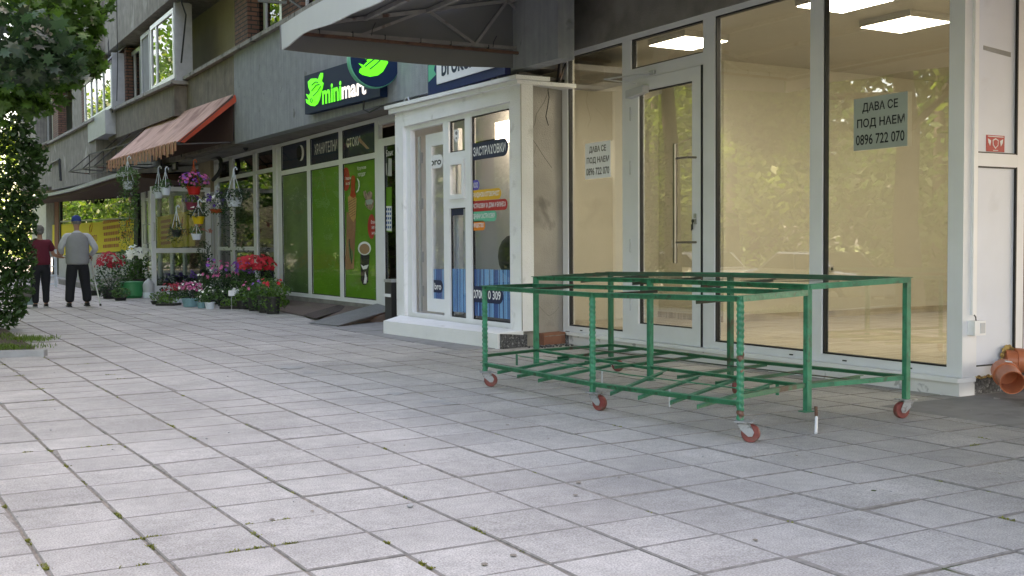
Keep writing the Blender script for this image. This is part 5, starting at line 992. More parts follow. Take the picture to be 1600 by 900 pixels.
g_ = gnd(209, 466); t = thing('green_bag', 'crumpled green plastic bag of soil standing among the flower pots', 'bag', g_); b = MB(); b.lathe((g_.x, g_.y+.2, 0), [(.2, .0), (.26, .06), (.27, .2), (.255, .3), (.27, .36), (.22, .37)], 14); b.build('bag', 'green_bag', t, True)
g_ = gnd(235, 466); t = thing('water_jug', 'clear plastic water jug with pale base beside the green bag', 'jug', g_); b = MB().lathe((g_.x, g_.y+.15, 0), [(.13, .0), (.135, .12), (.13, .13)], 14); b.build('base', 'pot_white', t, True); MB().lathe((g_.x, g_.y+.15, 0), [(.125, .13), (.13, .3), (.1, .36), (.03, .42), (.03, .45)], 14).build('bottle', 'pvc_dim', t, True)
g_ = gnd(150, 455); t = thing('concrete_planter_edge', 'low dark planter box at the foot of the far shop window', 'planter', g_); b = MB().box(g_.x, g_.x+.35, g_.y, g_.y+7, 0, .16); b.build('box', 'dark_concrete', t)
# ================================================================== GREEN TROLLEY
ct = thing('green_trolley', 'long green welded steel market trolley on red wheeled casters', 'trolley', (4.85, 6.2, 0))
FP = [(4.10, 7.60, .795), (4.12, 6.12, .79), (4.15, 4.69, .818)]; MP = [(4.78, 7.95), (4.96, 6.60), (4.82, 4.85)]; RP = [(5.56, 7.97, .872), (5.46, 6.28, .897), (5.60, 4.78, .892)]
MT = [.847, .857, .864]; MA = [.788, .80, .829]
def twist(mb, x, y, z0, z1, w):
    n = int((z1-z0)/.006); vs_ = []
    for i in range(n+1):
        z = z0+(z1-z0)*i/n
        for k in range(12):
            a = pi/6*k; rr = w*.5*min(1.22, 1.0/max(abs(cos(a)), abs(sin(a)))); rr *= 1+.10*sin(2*pi*(z/.034)+a*1.0)
            vs_.append((x+cos(a)*rr, y+sin(a)*rr, z))
    mb.add(vs_, [(i*12+k, i*12+(k+1) % 12, (i+1)*12+(k+1) % 12, (i+1)*12+k) for i in range(n) for k in range(12)] + [tuple(range(11, -1, -1)), tuple(n*12+k for k in range(12))])
def caster_proto():
    o = MB(); o.box(-.05, .05, -.05, .05, .116, .122); o.lathe((0, 0, .098), [(.026, 0), (.032, .006), (.032, .016), (.024, .018)], 14)
    for s in (-1, 1): o.prism([(-.036, s*.026-.002, .106), (.034, s*.026-.002, .106), (.056, s*.026-.002, .060), (.046, s*.026-.002, .038), (.024, s*.026-.002, .036), (-.020, s*.026-.002, .074)], (0, .004, 0))
    o.box(-.036, .034, -.028, .028, .103, .108)
    o.tube([(.034, -.032, .0525), (.034, .032, .0525)], .009, 8); br = o.build('caster', 'caster_steel')
    w_ = MB(); w_.lathe((.034, 0, .0525), [(.028, -.019), (.047, -.019), (.052, -.013), (.052, .013), (.047, .019), (.028, .019)], 28, 'Y'); wo = w_.build('tyre', 'caster_red', br, True); 
    h_ = MB(); h_.lathe((.034, 0, .0525), [(.008, -.016), (.029, -.016), (.029, .016), (.008, .016)], 16, 'Y'); h_.build('hub', 'black_rubber', br, True); return br
cp = caster_proto(); first = True
def put_caster(x, y, rz):
    global first
    c_ = cp if first else copy_tree(cp); first = False; c_.parent = ct; c_.location = (x-4.85, y-6.2, 0); c_.rotation_euler = (0, 0, rz)
put_caster(4.10, 7.58, R(-20)); put_caster(4.13, 6.10, R(-72)); put_caster(4.155, 4.66, R(-50)); put_caster(5.60, 4.78, R(168)); put_caster(5.5, 6.25, R(215)); put_caster(5.56, 7.92, R(-60))
for i, (x, y, z) in enumerate(FP):
    b = MB(); twist(b, x, y, .122, z-.004, .036); b.build('post', 'green_paint_rusty' if i == 2 else 'green_paint', ct)
for i, (x, y) in enumerate(MP):
    b = MB(); b.angle((x, y, .10), (x, y, MT[i]), .04, .005) if 0 else b.box(x-.018, x+.018, y-.018, y+.018, .10, MT[i]-.004); b.box(x-.045, x+.03, y-.03, y+.03, .094, .0995); b.build('post', 'green_paint', ct)
for i, (x, y, z) in enumerate(RP):
    b = MB(); b.box(x-.018, x+.018, y-.018, y+.018, .122, z-.004); b.build('post', 'green_paint' if i == 2 else 'green_paint_dark', ct)
V3 = lambda p, z: Vector((p[0], p[1], z))
def rail(a, c, m='green_paint', w_=.034, nm='rail', side=1):
    b = MB(); b.angle(a, c, w_, .005, side); return b.build(nm, m, ct)
o1 = Vector((0, .02, 0)); 
rail(V3(FP[0], .795)+o1, V3(FP[1], .79)); rail(V3(FP[1], .79), V3(FP[2], .818)-o1); rail(V3(FP[2], .818)-o1, Vector((4.80, 4.83, .829)), side=-1); rail(V3(FP[0], .795)+o1, Vector((4.76, 7.97, .788)), 'green_paint_dark', side=1)
rail(Vector((4.745, 7.95, .788)), Vector((4.925, 6.6, .80)), 'green_paint'); rail(Vector((4.925, 6.6, .80)), Vector((4.79, 4.87, .829)), 'green_paint')
rail(V3(MP[0], .847)+o1, V3(MP[1], .857)); rail(V3(MP[1], .857), V3(MP[2], .864)-o1); rail(V3(MP[2], .864)-o1, V3(RP[2], .892)-o1, side=-1); rail(V3(MP[0], .847)+o1, V3(RP[0], .872)+o1, 'green_paint_dark'); rail(V3(RP[0], .872)+o1, V3(RP[1], .897), 'green_paint_dark', side=-1); rail(V3(RP[1], .897), V3(RP[2], .892)-o1, 'green_paint_dark', side=-1)
# lower shelf
rail(V3(FP[0], .192)+o1, V3(FP[1], .190)); rail(V3(FP[1], .190), V3(FP[2], .232)-o1); rail(V3(FP[2], .262), V3(MP[2], .268), 'green_paint_dark', .026, side=-1); rail(V3(MP[2], .262), V3(RP[2], .270), 'green_paint', .028, side=-1)
rail(V3(FP[0], .255), V3(MP[0], .235), 'green_paint_dark', .026); rail(V3(MP[0], .232), V3(RP[0], .238), 'green_paint_dark', .026)
rail(V3(MP[0], .235), V3(MP[1], .196), 'green_paint', .024); rail(V3(MP[1], .205), V3(MP[2], .262), 'green_paint', .026); rail(V3(RP[0], .24), V3(RP[1], .262), 'green_paint_dark', .026); rail(V3(RP[1], .262), V3(RP[2], .275), 'green_paint_dark', .026)
b = MB().bar((4.46, 7.7, .215), (4.48, 6.2, .205), .018, .006).bar((4.48, 6.2, .205), (4.5, 4.9, .235), .018, .006); b.build('flat_strip', 'green_paint', ct)
b = MB().bar((5.1, 7.9, .235), (5.2, 6.3, .24), .018, .006).bar((5.2, 6.3, .24), (5.2, 4.85, .262), .018, .006); b.build('flat_strip', 'rod', ct)
def lerp(a, c, t): return a+(c-a)*t
for k_, (ys, ye, dk_) in enumerate([(7.32, 7.45, 0), (7.02, 7.12, 0), (6.72, 6.85, 0), (5.82, 6.2, 0), (5.52, 5.8, 0), (5.2, 5.45, 0), (4.95, 5.1, 0)]):
    b = MB(); zf = .150 if ys > 6 else .150+.035*(6-ys); zf = lerp(.152, .19, max(0, (6.1-ys)/1.4)); b.angle((4.055, ys, zf), (4.86, ye+.12, zf+.04), .026, .004); b.build('crossbar', 'green_paint', ct)
for k_, (ys, ye) in enumerate([(7.55, 7.7), (7.15, 7.3), (6.75, 6.9), (6.0, 6.15), (5.6, 5.7), (5.15, 5.25)]):
    b = MB(); b.angle((4.74, ys, .205), (5.70, ye, .222), .026, .004); b.build('crossbar', 'green_paint_dark', ct)
for ys in (5.1, 6.2, 7.3): b = MB().angle((4.17, ys, .775), (4.80, ys+.1, .785), .022, .004); b.build('crossbar', 'rod', ct)
for ys in (5.15, 5.9, 6.7, 7.4): b = MB().angle((4.87, ys, .828), (5.62, ys+.1, .855), .024, .004); b.build('crossbar', 'rod', ct)
for i in range(6): x = 4.93+i*.11; b = MB().bar((x, 7.93, .852+i*.0045), (x+.02, 4.83, .872+i*.0045), .007, .004); b.build('rod', 'rod', ct)
b = MB().bar((4.74, 4.80, .14), (4.735, 4.80, .115), .016).bar((4.735, 4.80, .115), (4.73, 4.80, .06), .014); b = MB().tube([(4.845, 4.805, .13), (4.845, 4.80, .062)], .010, 8); b.build('foot_bolt', 'rust_rail', ct)
b = MB().tube([(4.845, 4.80, .062), (4.84, 4.80, .003)], .0075, 8); q_ = gnd(1275, 678); b = MB().tube([(4.80, 4.755, .075), (4.70, 4.66, .002)], .0085, 8); b.build('white_peg', 'white_pvc', ct)
for p_, z_ in (((4.80, 7.0), .15), ((4.62, 5.93), .13)): b = MB().tube([(p_[0], p_[1], z_), (p_[0], p_[1], .004)], .007, 6); b.build('peg', 'pvc_dim', ct)
b = MB().bar((4.48, 7.76, .22), (4.48, 7.76, .13), .025, .006).bar((5.05, 5.35, .2), (5.05, 5.35, .12), .024, .01); b.build('hanger_tab', 'green_paint', ct)
#PART5
# ================================================================== PEOPLE
def skin_mesh(name, verts, edges, radii, m, parent, sub=2, root=0):
    me = bpy.data.meshes.new(name); off = parent_loc(parent); me.from_pydata([tuple(Vector(v)-off) for v in verts], edges, []); o = bpy.data.objects.new(name, me); C.objects.link(o)
    sk = o.modifiers.new('skin', 'SKIN'); 
    if not me.skin_vertices: 
        bm = bmesh.new(); bm.from_mesh(me); bm.verts.layers.skin.verify(); bm.to_mesh(me); bm.free()
    for v, r_ in zip(me.skin_vertices[0].data, radii): v.radius = (r_, r_) if not isinstance(r_, tuple) else r_; v.use_root = False; v.use_loose = False
    me.skin_vertices[0].data[root].use_root = True; sk.use_smooth_shade = True; sk.branch_smoothing = .6
    ss = o.modifiers.new('sub', 'SUBSURF'); ss.levels = sub; ss.render_levels = sub
    dg = bpy.context.evaluated_depsgraph_get(); dg.update(); nm = bpy.data.meshes.new_from_object(o.evaluated_get(dg)); nm.materials.clear(); nm.materials.append(M[m]); nm.name = name
    for p in nm.polygons: p.use_smooth = True
    C.objects.unlink(o); bpy.data.objects.remove(o); r = bpy.data.objects.new(name, nm); C.objects.link(r); r.parent = parent; return r
def hand(V, E_, Rd, wrist, wi, d, side, k=1.0):
    """adds a palm, four fingers and a thumb to the chain; d = direction of the hand"""
    d = Vector(d).normalized(); s = Vector(side).normalized(); n = d.cross(s).normalized(); w_ = Vector(wrist)
    base = len(V); V.append(w_+d*.045*k); E_.append((wi, base)); Rd.append((.036*k, .018*k))
    for i, l in enumerate((.9, 1.0, .95, .75)):
        o_ = s*((i-1.5)*.019*k); a = len(V); V += [w_+d*.085*k+o_, w_+d*(.085+.035*l)*k+o_+n*.012*k, w_+d*(.085+.06*l)*k+o_+n*.032*k]; E_ += [(base, a), (a, a+1), (a+1, a+2)]; Rd += [.0095*k, .0088*k, .007*k]
    a = len(V); V += [w_+d*.045*k-s*.042*k+n*.01*k, w_+d*.075*k-s*.052*k+n*.02*k]; E_ += [(base, a), (a, a+1)]; Rd += [.011*k, .009*k]
def person(name, label, X0, Y0, H, feet, arms, slim=1.0, lean=(0, 0)):
    """walking away along +Y; arms = (left elbow, left hand, right elbow, right hand) offsets from (X0, Y0, 0)"""
    t = thing(name, label, 'person', (X0, Y0, 0)); s = H/1.75; P = lambda x, y, z: Vector((X0+x*s, Y0+y*s, z*s))
    V = [P(0, 0, .93), P(0, 0, 1.08), P(0, .0, 1.24), P(0, .02, 1.37), P(0, .03, 1.46), P(0, .05, 1.55)]; Rd = [(.15*slim, .11), (.13*slim, .10), (.14*slim, .10), (.12*slim, .08), .052, .052]; E_ = [(i, i+1) for i in range(5)]
    fl, frr = feet
    for sx, ft in ((-1, fl), (1, frr)):
        a = len(V); V += [P(sx*.095, 0, .86), P(sx*.10+(ft[0]-sx*.1)*.5, ft[1]*.5+.03, .50), P(ft[0], ft[1], .10), P(ft[0], ft[1]+.03, .045), P(ft[0]+sx*.01, ft[1]+.15, .035)]; Rd += [.088*slim+.01, .062, .042, .04, .032]; E_ += [(0, a), (a, a+1), (a+1, a+2), (a+2, a+3), (a+3, a+4)]
    for sx, (el, hd, dd, ss) in ((-1, arms[0]), (1, arms[1])):
        a = len(V); V += [P(sx*.17*slim, .01, 1.40), P(*el), P(*hd)]; Rd += [.048, .042, .03]; E_ += [(3, a), (a, a+1), (a+1, a+2)]; hand(V, E_, Rd, V[a+2], a+2, dd, ss, s)
    # head, continuous with the neck
    a = len(V); V += [P(0, .065, 1.60), P(0, .06, 1.67)]; Rd += [(.072, .08), (.068, .078)]; E_ += [(5, a), (a, a+1)]
    Rd = [tuple(x*s for x in r_) if isinstance(r_, tuple) else r_*s for r_ in Rd]
    body = skin_mesh('body', V, E_, Rd, 'skin', t)
    # face and ears
    for q_ in (-.078, .078): MB().ell(P(q_, .06, 1.63), (.012*s, .02*s, .032*s), 8, 6).build('ear', 'skin', t, True)
    b = MB().ell(P(0, .155, 1.62), (.014*s, .02*s, .026*s), 8, 6); b.build('nose', 'skin', t, True)
    for q_ in (-.03, .03): MB().ell(P(q_, .138, 1.645), (.012*s, .008*s, .007*s), 8, 6).build('eye', 'ink', t, True)
    b = MB().ell(P(0, .142, 1.575), (.025*s, .006*s, .005*s), 8, 6); b.build('mouth', 'red_print', t, True)
    return t, P, s, V
def garment(t, name, m, V, E_, Rd, s, sub=2): return skin_mesh(name, V, E_, [tuple(x*s for x in r_) if isinstance(r_, tuple) else r_*s for r_ in Rd], m, t, sub)
def legs(t, P, s, feet, m, slim, wide=0.0):
    V = [P(0, 0, 1.10), P(0, 0, .91)]; Rd = [(.185*slim, .14), (.215*slim, .165)]; E_ = [(0, 1)]
    for sx, ft in ((-1, feet[0]), (1, feet[1])):
        a = len(V); V += [P(sx*.097, -.005, .80), P(sx*.10+(ft[0]-sx*.1)*.5, ft[1]*.5+.02, .50), P(ft[0], ft[1], .20), P(ft[0], ft[1]+.01, .075)]; Rd += [.125*slim+.008, .092+wide*.5, .072+wide, .076+wide]; E_ += [(1, a), (a, a+1), (a+1, a+2), (a+2, a+3)]
    return garment(t, 'trousers', m, V, E_, Rd, s)
def shoes(t, P, s, feet, sole):
    for sx, ft in ((-1, feet[0]), (1, feet[1])):
        b = MB(); c = MB()
        b.ell(P(ft[0]+.005*sx, ft[1]+.055, .05), (.048*s, .14*s, .045*s), 12, 8); q = P(ft[0]+.005*sx, ft[1]+.055, 0); c.lathe((q.x, q.y, .004), [(.0, 0), (.001, .0)], 6) if 0 else c.hexa([(q.x-.04*s, q.y-.125*s), (q.x+.04*s, q.y-.125*s), (q.x+.045*s, q.y+.13*s), (q.x-.045*s, q.y+.13*s)], [.003]*4, [.024*s]*4)
        o_ = b.build('shoe', 'shoe_black', t, True); c.build('sole', sole, o_)
# man: blue cap, grey waistcoat over a pale shirt, black trousers, a stick in the right hand
mf = ((-.16, -.02), (.17, .05)); mX = 3.24; mY = 22.35
ma = (((-.30, .04, 1.14), (-.24, .22, 1.02), (-.1, 1, -.1), (0, 0, -1)), ((.34, -.02, 1.13), (.27, .24, .98), (.1, .6, -.8), (-1, 0, .1)))
t, P, s, V = person('person', 'man in a blue cap and grey waistcoat walking away with a stick', mX, mY, 1.72, mf, ma, 1.12); man = t
legs(t, P, s, mf, 'trousers_black', 1.1, .02); shoes(t, P, s, mf, 'shoe_black')
V = [P(0, 0, .80), P(0, 0, .86), P(0, 0, 1.05), P(0, -.01, 1.22), P(0, .0, 1.36), P(0, .02, 1.45)]; garment(t, 'waistcoat', 'grey_vest', V, [(i, i+1) for i in range(5)], [(.235, .185), (.24, .19), (.235, .18), (.24, .18), (.225, .155), (.11, .09)], s)
V = [P(0, .01, 1.34), P(0, .02, 1.42), P(0, .03, 1.485)]; E_ = [(0, 1), (1, 2)]; Rd = [(.16, .10), (.12, .095), .066]
for sx, (el, hd, dd, ss) in ((-1, ma[0]), (1, ma[1])):
    a = len(V); e_, h_ = Vector(el), Vector(hd); V += [P(sx*.20, .01, 1.39), P(*((e_+Vector((sx*.19, 0, 1.39)))*.5)), P(*el), P(*(e_*.15+h_*.85))]; Rd += [.075, .072, .064, .048]; E_ += [(0, a), (a, a+1), (a+1, a+2), (a+2, a+3)]
garment(t, 'shirt', 'shirt_pale', V, E_, Rd, s)
b = MB().ell(P(0, .06, 1.64), (.083*s, .095*s, .085*s), 16, 10); b.build('head_back', 'skin', t, True) if 0 else None
b = MB(); b.lathe(P(0, .055, 1.655), [(.088*s, 0), (.094*s, .02*s), (.09*s, .06*s), (.07*s, .10*s), (.03*s, .12*s), (.002, .123*s)], 20); b.prism([P(.08*cos(a_), .055+.08+.07*sin(a_), 1.665) for a_ in [pi*i/10 for i in range(11)]], (0, 0, .006)); b.build('cap', 'cap_blue', t, True)
b = MB(); b.lathe(P(0, .045, 1.60), [(.06*s, 0), (.078*s, .03*s), (.084*s, .06*s), (.080*s, .07*s)], 18); b.build('hair', 'hair_grey', t, True)
hp = P(.27, .24, .98)
ck = thing('walking_stick', 'shiny metal walking stick held in the right hand of the man', 'walking stick', (3.58, 22.3, 0)); tip = gnd(157, 478); tip.z = .0
b = MB().tube([hp+Vector((0, .03, -.06)), tip+Vector((0, 0, .02))], .013, 8); b.build('shaft', 'cane_metal', ck, True); MB().tube([hp+Vector((.0, -.06, -.03)), hp+Vector((0, .02, -.03)), hp+Vector((0, .05, -.07))], .014, 8).build('handle', 'black_plastic', ck, True); MB().lathe(tip, [(.02, .002), (.018, .04), (.013, .045)], 10).build('rubber_tip', 'black_rubber', ck)
# woman: short grey hair, maroon top, dark trousers, handbag in the left hand
wf_ = ((-.11, -.02), (.10, .02)); wX = 2.60; wY = 22.5
wa = (((-.25, .0, 1.08), (-.33, .10, .84), (-.05, .1, -1), (0, -1, 0)), ((.27, .10, 1.12), (.42, .16, 1.06), (1, .1, -.05), (0, -1, 0)))
t, P, s, V = person('person', 'woman with short grey hair and a maroon top walking arm in arm', wX, wY, 1.56, wf_, wa, 1.1)
legs(t, P, s, wf_, 'trousers_black', 1.08, 0.0); shoes(t, P, s, wf_, 'shoe_sole')
V = [P(0, 0, .86), P(0, 0, 1.02), P(0, -.01, 1.22), P(0, .0, 1.36), P(0, .02, 1.46)]; E_ = [(i, i+1) for i in range(4)]; Rd = [(.245, .19), (.23, .18), (.225, .165), (.205, .135), (.095, .08)]
for sx, (el, hd, dd, ss) in ((-1, wa[0]), (1, wa[1])): a = len(V); e_ = Vector(el); V += [P(sx*.17, .01, 1.395), P(*((e_*.75+Vector((sx*.185, 0, 1.39))*.25)))]; Rd += [.095, .078]; E_ += [(3, a), (a, a+1)]
garment(t, 'top', 'maroon_knit', V, E_, Rd, s)
b = MB().ell(P(0, .045, 1.655), (.096*s, .10*s, .10*s), 16, 10); b.ell(P(0, .02, 1.60), (.085*s, .075*s, .06*s), 14, 8); b.build('hair', 'hair_grey', t, True)
hp = P(-.33, .10, .84)+Vector((0, 0, -.10))
hb = thing('handbag', 'grey brown handbag hanging from the left hand of the woman', 'handbag', hp-Vector((0, 0, .4))); b = MB().hexa([(hp.x-.17, hp.y-.06), (hp.x+.16, hp.y-.06), (hp.x+.16, hp.y+.06), (hp.x-.17, hp.y+.06)], [hp.z-.46]*4, [hp.z-.22]*4); o = b.build('body', 'bag_grey', hb); bv = o.modifiers.new('b', 'BEVEL'); bv.width = .03; bv.segments = 3
b = MB().tube([hp+Vector((-.09, 0, -.22)), hp+Vector((-.05, 0, -.02)), hp+Vector((0, 0, .02)), hp+Vector((.05, 0, -.02)), hp+Vector((.1, 0, -.22))], .01, 6); b.build('strap', 'pvc_dim', hb, True)
tb = thing('carrier_bag', 'pale teal carrier bag hanging below the handbag', 'bag', hp-Vector((0, 0, .5))); b = MB().hexa([(hp.x-.12, hp.y+.07), (hp.x+.17, hp.y+.07), (hp.x+.16, hp.y+.12), (hp.x-.1, hp.y+.12)], [hp.z-.60]*4, [hp.z-.40]*4); b.bar(hp+Vector((.03, .09, -.4)), hp+Vector((0, .03, 0)), .02, .004); b.build('bag', 'bag_teal', tb)
# far things seen between the couple
t = thing('shop_stool', 'pale wire basket stand far behind the walking couple', 'stand', (4.1, 33, 0)); b = MB()
for z in (.1, .35, .6, .85): b.bar((4.0, 34, z), (4.35, 34, z), .03).bar((4.0, 34.3, z), (4.35, 34.3, z), .03)
for x in (4.0, 4.35): b.bar((x, 34, 0), (x, 34, 1.1), .03).bar((x, 34.3, 0), (x, 34.3, 1.1), .03)
b.build('wire_frame', 'pot_white', t)
# ================================================================== TREES
rt = random.Random(33)
def trunk(pts, r, t, nm='trunk'): return MB().tube(pts, r, 10).build(nm, 'bark', t, True)
mt = thing('maple_tree', 'large dark maple whose branches hang into the upper left corner', 'tree', (-1.6, 12.8, 0)); trunk([(-1.6, 12.8, 0), (-1.55, 12.9, 1.5), (-1.5, 12.8, 3), (-1.4, 12.9, 4.5), (-1.2, 13, 6.5)], [.24, .2, .18, .14, .08], mt)
b = MB()
for p in ([(-1.5, 12.8, 3), (-.8, 11.5, 3.4), (.2, 10.5, 3.6), (.9, 10.2, 3.2)], [(-1.4, 12.9, 4.3), (-.3, 12.5, 4.6), (.9, 13, 4.8), (1.8, 14.2, 4.5)], [(-1.45, 12.9, 3.6), (-.2, 13.8, 3.6), (.8, 15, 3.2), (1.4, 15.5, 2.8)]): b.tube(p, [.07, .05, .03, .012], 7)
b.build('limb', 'bark', mt, True)
def cluster(mb, px, py, Yd, rad, n, size, shape='maple', flat=.7):
    c = onY(px, py, Yd); leaves(mb, c, (rad, rad, rad*flat), n, size, rt, shape, shell=.6)
b = MB()   # near, dark, big maple leaves
for px, py, r_, n in ((18, 75, .34, 46), (55, 80, .30, 40), (80, 98, .22, 26), (20, 98, .26, 30), (-20, 60, .4, 40), (40, 52, .25, 24), (100, 108, .10, 7)): cluster(b, px, py, 7.2, r_, int(n*1.6), .10)
b.build('near_leaves', 'leaf_dark', mt)
b = MB()
for px, py, r_, n in ((20, 10, .8, 150), (70, 15, .6, 110), (110, 12, .45, 70), (30, 50, .7, 110), (90, 40, .5, 70), (150, 5, .16, 14), (100, 75, .42, 60), (125, 95, .28, 34), (105, 125, .2, 22), (50, 130, .45, 60), (15, 125, .5, 60), (75, 150, .2, 16), (60, 160, .22, 18), (120, 45, .22, 18), (-40, 60, 1.2, 200), (140, 35, .10, 6), (25, 150, .25, 20), (85, 105, .3, 30), (128, 100, .2, 22), (48, 165, .14, 9), (20, 170, .25, 20), (8, 150, .3, 26)): cluster(b, px, py, 13.2, r_, int(n*1.5), .135)
b.build('crown', 'leaf_mid', mt)
b = MB()
for _ in range(5200):
    th = rt.uniform(0, 2*pi); q = rt.uniform(.2, 1)**.5; c = Vector((-2.3+cos(th)*3.4*q, 12.5+sin(th)*4.0*q, 6.4+rt.uniform(-2.1, 3.0)))
    sc = ray(800, 450); leaf(b, c, .2, rt, 'maple')
b.build('upper_crown', 'leaf_mid', mt)
# leafy bush / low tree at the left edge
bt = thing('leafy_sapling', 'bushy young tree with drooping branches at the left edge of the pavement', 'tree', (.7, 17, 0)); trunk([(.55, 17.2, 0), (.6, 17.1, 1.2), (.7, 17.1, 2.6), (.75, 17, 3.4)], [.07, .06, .045, .02], bt)
b = MB()
for px, py, r_, n in ((15, 250, .42, 180), (45, 245, .22, 60), (10, 300, .42, 170), (38, 300, .28, 90), (50, 285, .10, 12), (48, 232, .14, 20), (10, 350, .42, 180), (28, 345, .26, 100), (8, 400, .42, 170), (26, 395, .24, 90), (40, 415, .12, 18), (8, 445, .40, 150), (28, 440, .22, 60), (6, 480, .30, 90), (20, 485, .16, 30), (12, 500, .14, 22), (15, 210, .3, 60), (28, 200, .2, 26), (62, 245, .08, 8), (-25, 350, .6, 240), (-25, 450, .5, 160), (30, 470, .1, 12), (-20, 250, .6, 200), (68, 240, .11, 10), (64, 298, .10, 9), (72, 262, .08, 5), (56, 268, .12, 14), (58, 320, .09, 8), (12, 165, .3, 60), (30, 180, .24, 40), (5, 140, .3, 50), (38, 215, .2, 30), (-15, 180, .5, 120)): cluster(b, px, py, 16.4, r_, int(n*2.6), .085, 'oval', .9)
b.build('crown', 'leaf_maple', bt)
b = MB()
for _ in range(60): px, py = rt.uniform(5, 45), rt.uniform(235, 500); c = onY(px, py, 16.5); b.tube([c, c+Vector((rt.uniform(-.3, .1), rt.uniform(-.1, .1), rt.uniform(-.05, .4)))], .005, 4)
b.build('twigs', 'bark', bt)
def mk_tree(name, label, loc, H, cr, n, size, lm, grp, seed, shape='oval', z0=.25):
    r_ = random.Random(seed); t = thing(name, label, 'tree', (0, 0, 0), grp); x, y, z = 0, 0, 0
    trunk([(x, y, z), (x+.1, y, z+H*.25), (x, y+.1, z+H*.5), (x+.1, y, z+H*.85)], [cr*.07, cr*.055, cr*.04, .03], t)
    b = MB()
    for k in range(22):
        a = r_.uniform(0, 2*pi); q = r_.uniform(.1, 1)**.6; h_ = r_.uniform(z0, 1); rr = cr*(.35+.25*r_.random()); lim = cr*(1-.75*max(0, (h_-.55)/.45)**1.5)
        leaves(b, (x+cos(a)*q*lim*.8, y+sin(a)*q*lim*.8, z+H*h_), (rr, rr, rr*.7), n//22, size, r_, shape, shell=.5)
    b.build('crown', lm, t); t.location = loc; return t
k = 0
proto = [mk_tree('broadleaf_tree', 'tall light green tree lit by the sun across the street', (-9.5-1.0, 14, -.5), 9, 3.4, 6600, .26, 'leaf_bright', 'trees across the street', 51, z0=.12), mk_tree('broadleaf_tree', 'rounded mid green tree across the street', (-12.5, 21, -.5), 10, 3.8, 6600, .28, 'leaf_mid', 'trees across the street', 52, z0=.1)]
for i, (x, y) in enumerate([(-11, 28), (-13, 35), (-10.5, 42), (-13, 50), (-11.5, 59), (-11, 6), (-13, -2), (-17, 10), (-18, 18), (-18, 27), (-18, 36), (-17, 46), (-11, -10), (-14, 68), (-12, 80), (-19, 58), (-19, 72), (-18, 88), (-19, 105), (-17, 125), (-17, 150), (-25, 5), (-26, 14), (-25, 23), (-26, 32), (-25, 41), (-26, 52), (-14.5, 24), (-14.5, 31), (-14, 40), (-15, 15)]):
    c = copy_tree(proto[i % 2]); c.location = (x, y, -.5); c.rotation_euler = (0, 0, i*1.3); k_ = (2.6 if y > 55 else 1.9) if x < -16 else 1.15; c.scale = (k_, k_, k_)
# trees closing the far end of the street, sunlit
far = [(3.0, 66), (-1.5, 62), (7.5, 72), (1, 78), (-5, 70)]
for i, (x, y) in enumerate(far):
    c = copy_tree(proto[i % 2]); c.location = (x, y, -.1); c.rotation_euler = (0, 0, i*2.1); c['label'] = 'sunlit tree closing the far end of the pavement'; c['group'] = 'trees at the far end'
# row of trees between the pavement and the road that shade the far paving
for i, (x, y) in enumerate([(-3.2, 34), (-2.8, 41), (-2.5, 50)]):
    c = copy_tree(proto[1]); c.location = (x, y, 0.6); c.rotation_euler = (0, 0, 1+i*2.1); c['label'] = 'street tree shading the far part of the pavement'; c['group'] = 'street trees along the pavement'
st_ = thing('shade_tree', 'tall street tree whose high crown shades the far paving', 'tree', (-2.6, 20.5, 0), 'street trees along the pavement'); trunk([(-2.6, 20.5, 0), (-2.5, 20.4, 3), (-2.3, 20.5, 6), (-1.6, 20.4, 8)], [.22, .18, .15, .08], st_)
b = MB()
for _ in range(9500):
    th = rt.uniform(0, 2*pi); q = rt.uniform(0, 1)**.5; x_, y_ = -.6+cos(th)*4.4*q, 20.5+sin(th)*7.5*q; z_ = 2.3+.262*max(14, y_)+rt.uniform(0, 2.2)
    leaf(b, Vector((x_, y_, z_)), .26, rt, 'maple')
b.build('crown', 'leaf_mid', st_)
pr_ = mk_tree('street_tree', 'high crowned street tree standing on the grass bank beside the paving', (-3.6, 29, -.1), 9.5, 4.0, 5200, .26, 'leaf_mid', 'street trees along the pavement', 77, z0=.5)
for i, (x, y) in enumerate([(-3.2, 38), (-2.7, 47)]):
    c = copy_tree(pr_); c.location = (x, y, -.1); c.rotation_euler = (0, 0, i*1.9)
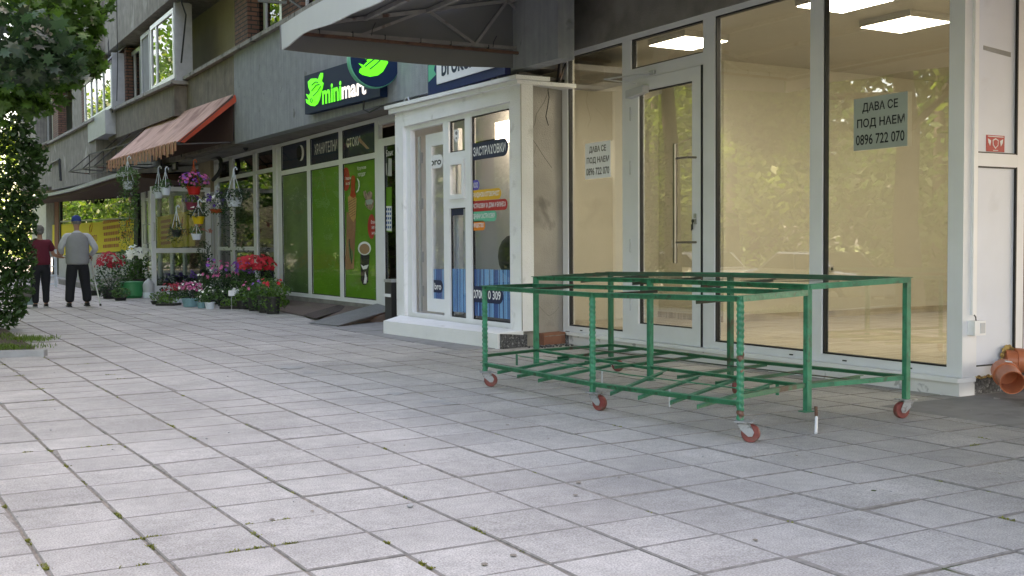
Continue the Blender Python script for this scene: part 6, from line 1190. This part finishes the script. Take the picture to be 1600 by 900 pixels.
# ================================================================== CARS (seen mirrored in the shop glass)
def car(label, loc, m, rz=0, grp='cars parked across the pavement'):
    t = thing('parked_car', label, 'car', (0, 0, 0), grp)
    prof = [(-2.1, .35), (-2.12, .75), (-1.95, .92), (-1.2, .98), (-.65, 1.42), (.75, 1.45), (1.45, 1.02), (2.0, .92), (2.12, .7), (2.1, .35)]
    b = MB()
    for sx in (0,): b.prism([(-.85, y, z) for y, z in prof], (1.7, 0, 0))
    o = b.build('body', m, t); bv = o.modifiers.new('bev', 'BEVEL'); bv.width = .09; bv.segments = 3
    b = MB()
    for sx in (-.86, .852): b.prism([(sx, -1.05, 1.0), (sx, -.58, 1.36), (sx, .02, 1.38), (sx, .02, 1.0)], (.008, 0, 0)); b.prism([(sx, .10, 1.0), (sx, .10, 1.38), (sx, .68, 1.38), (sx, 1.25, 1.02)], (.008, 0, 0))
    b.prism([(-.7, -1.2, 1.0), (.7, -1.2, 1.0), (.62, -.70, 1.40), (-.62, -.70, 1.40)], (0, -.012, .012)); b.prism([(-.7, 1.42, 1.06), (.7, 1.42, 1.06), (.62, .82, 1.43), (-.62, .82, 1.43)], (0, .012, .012)); b.build('window', 'car_glass', t)
    for y in (-1.3, 1.3):
        for sx in (-.80, .80): wo = MB().lathe((sx, y, .31), [(.17, -.1), (.29, -.1), (.31, -.07), (.31, .07), (.29, .1), (.17, .1)], 20, 'X').build('wheel', 'tyre', t, True); MB().lathe((sx, y, .31), [(.05, -.104), (.18, -.10), (.18, .10), (.05, .104)], 14, 'X').build('rim', 'rim', wo, True)
    for sx in (-.65, .65): MB().box(sx-.14, sx+.14, 2.06, 2.13, .68, .8).build('tail_lamp', 'lamp_red', t); MB().box(sx-.14, sx+.14, -2.13, -2.07, .62, .74).build('headlight', 'white_print', t)
    t.location = loc; t.rotation_euler = (0, 0, rz); return t
c0_ = car('white hatchback parked at the kerb, mirrored in the middle shop pane', (-7.4, 25.5, -.52), 'car_white'); c1_ = car('silver saloon parked at the kerb, mirrored in the middle shop pane', (-7.4, 20.6, -.52), 'car_silver')
for (y, lb, src) in ((60, 'white hatchback parked far along the kerb in the sun', 0), (65.5, 'silver saloon parked far along the kerb in the sun', 1)):
    c = copy_tree(c1_ if src else c0_); c.location = (-7.4, y, -.52); c['label'] = lb
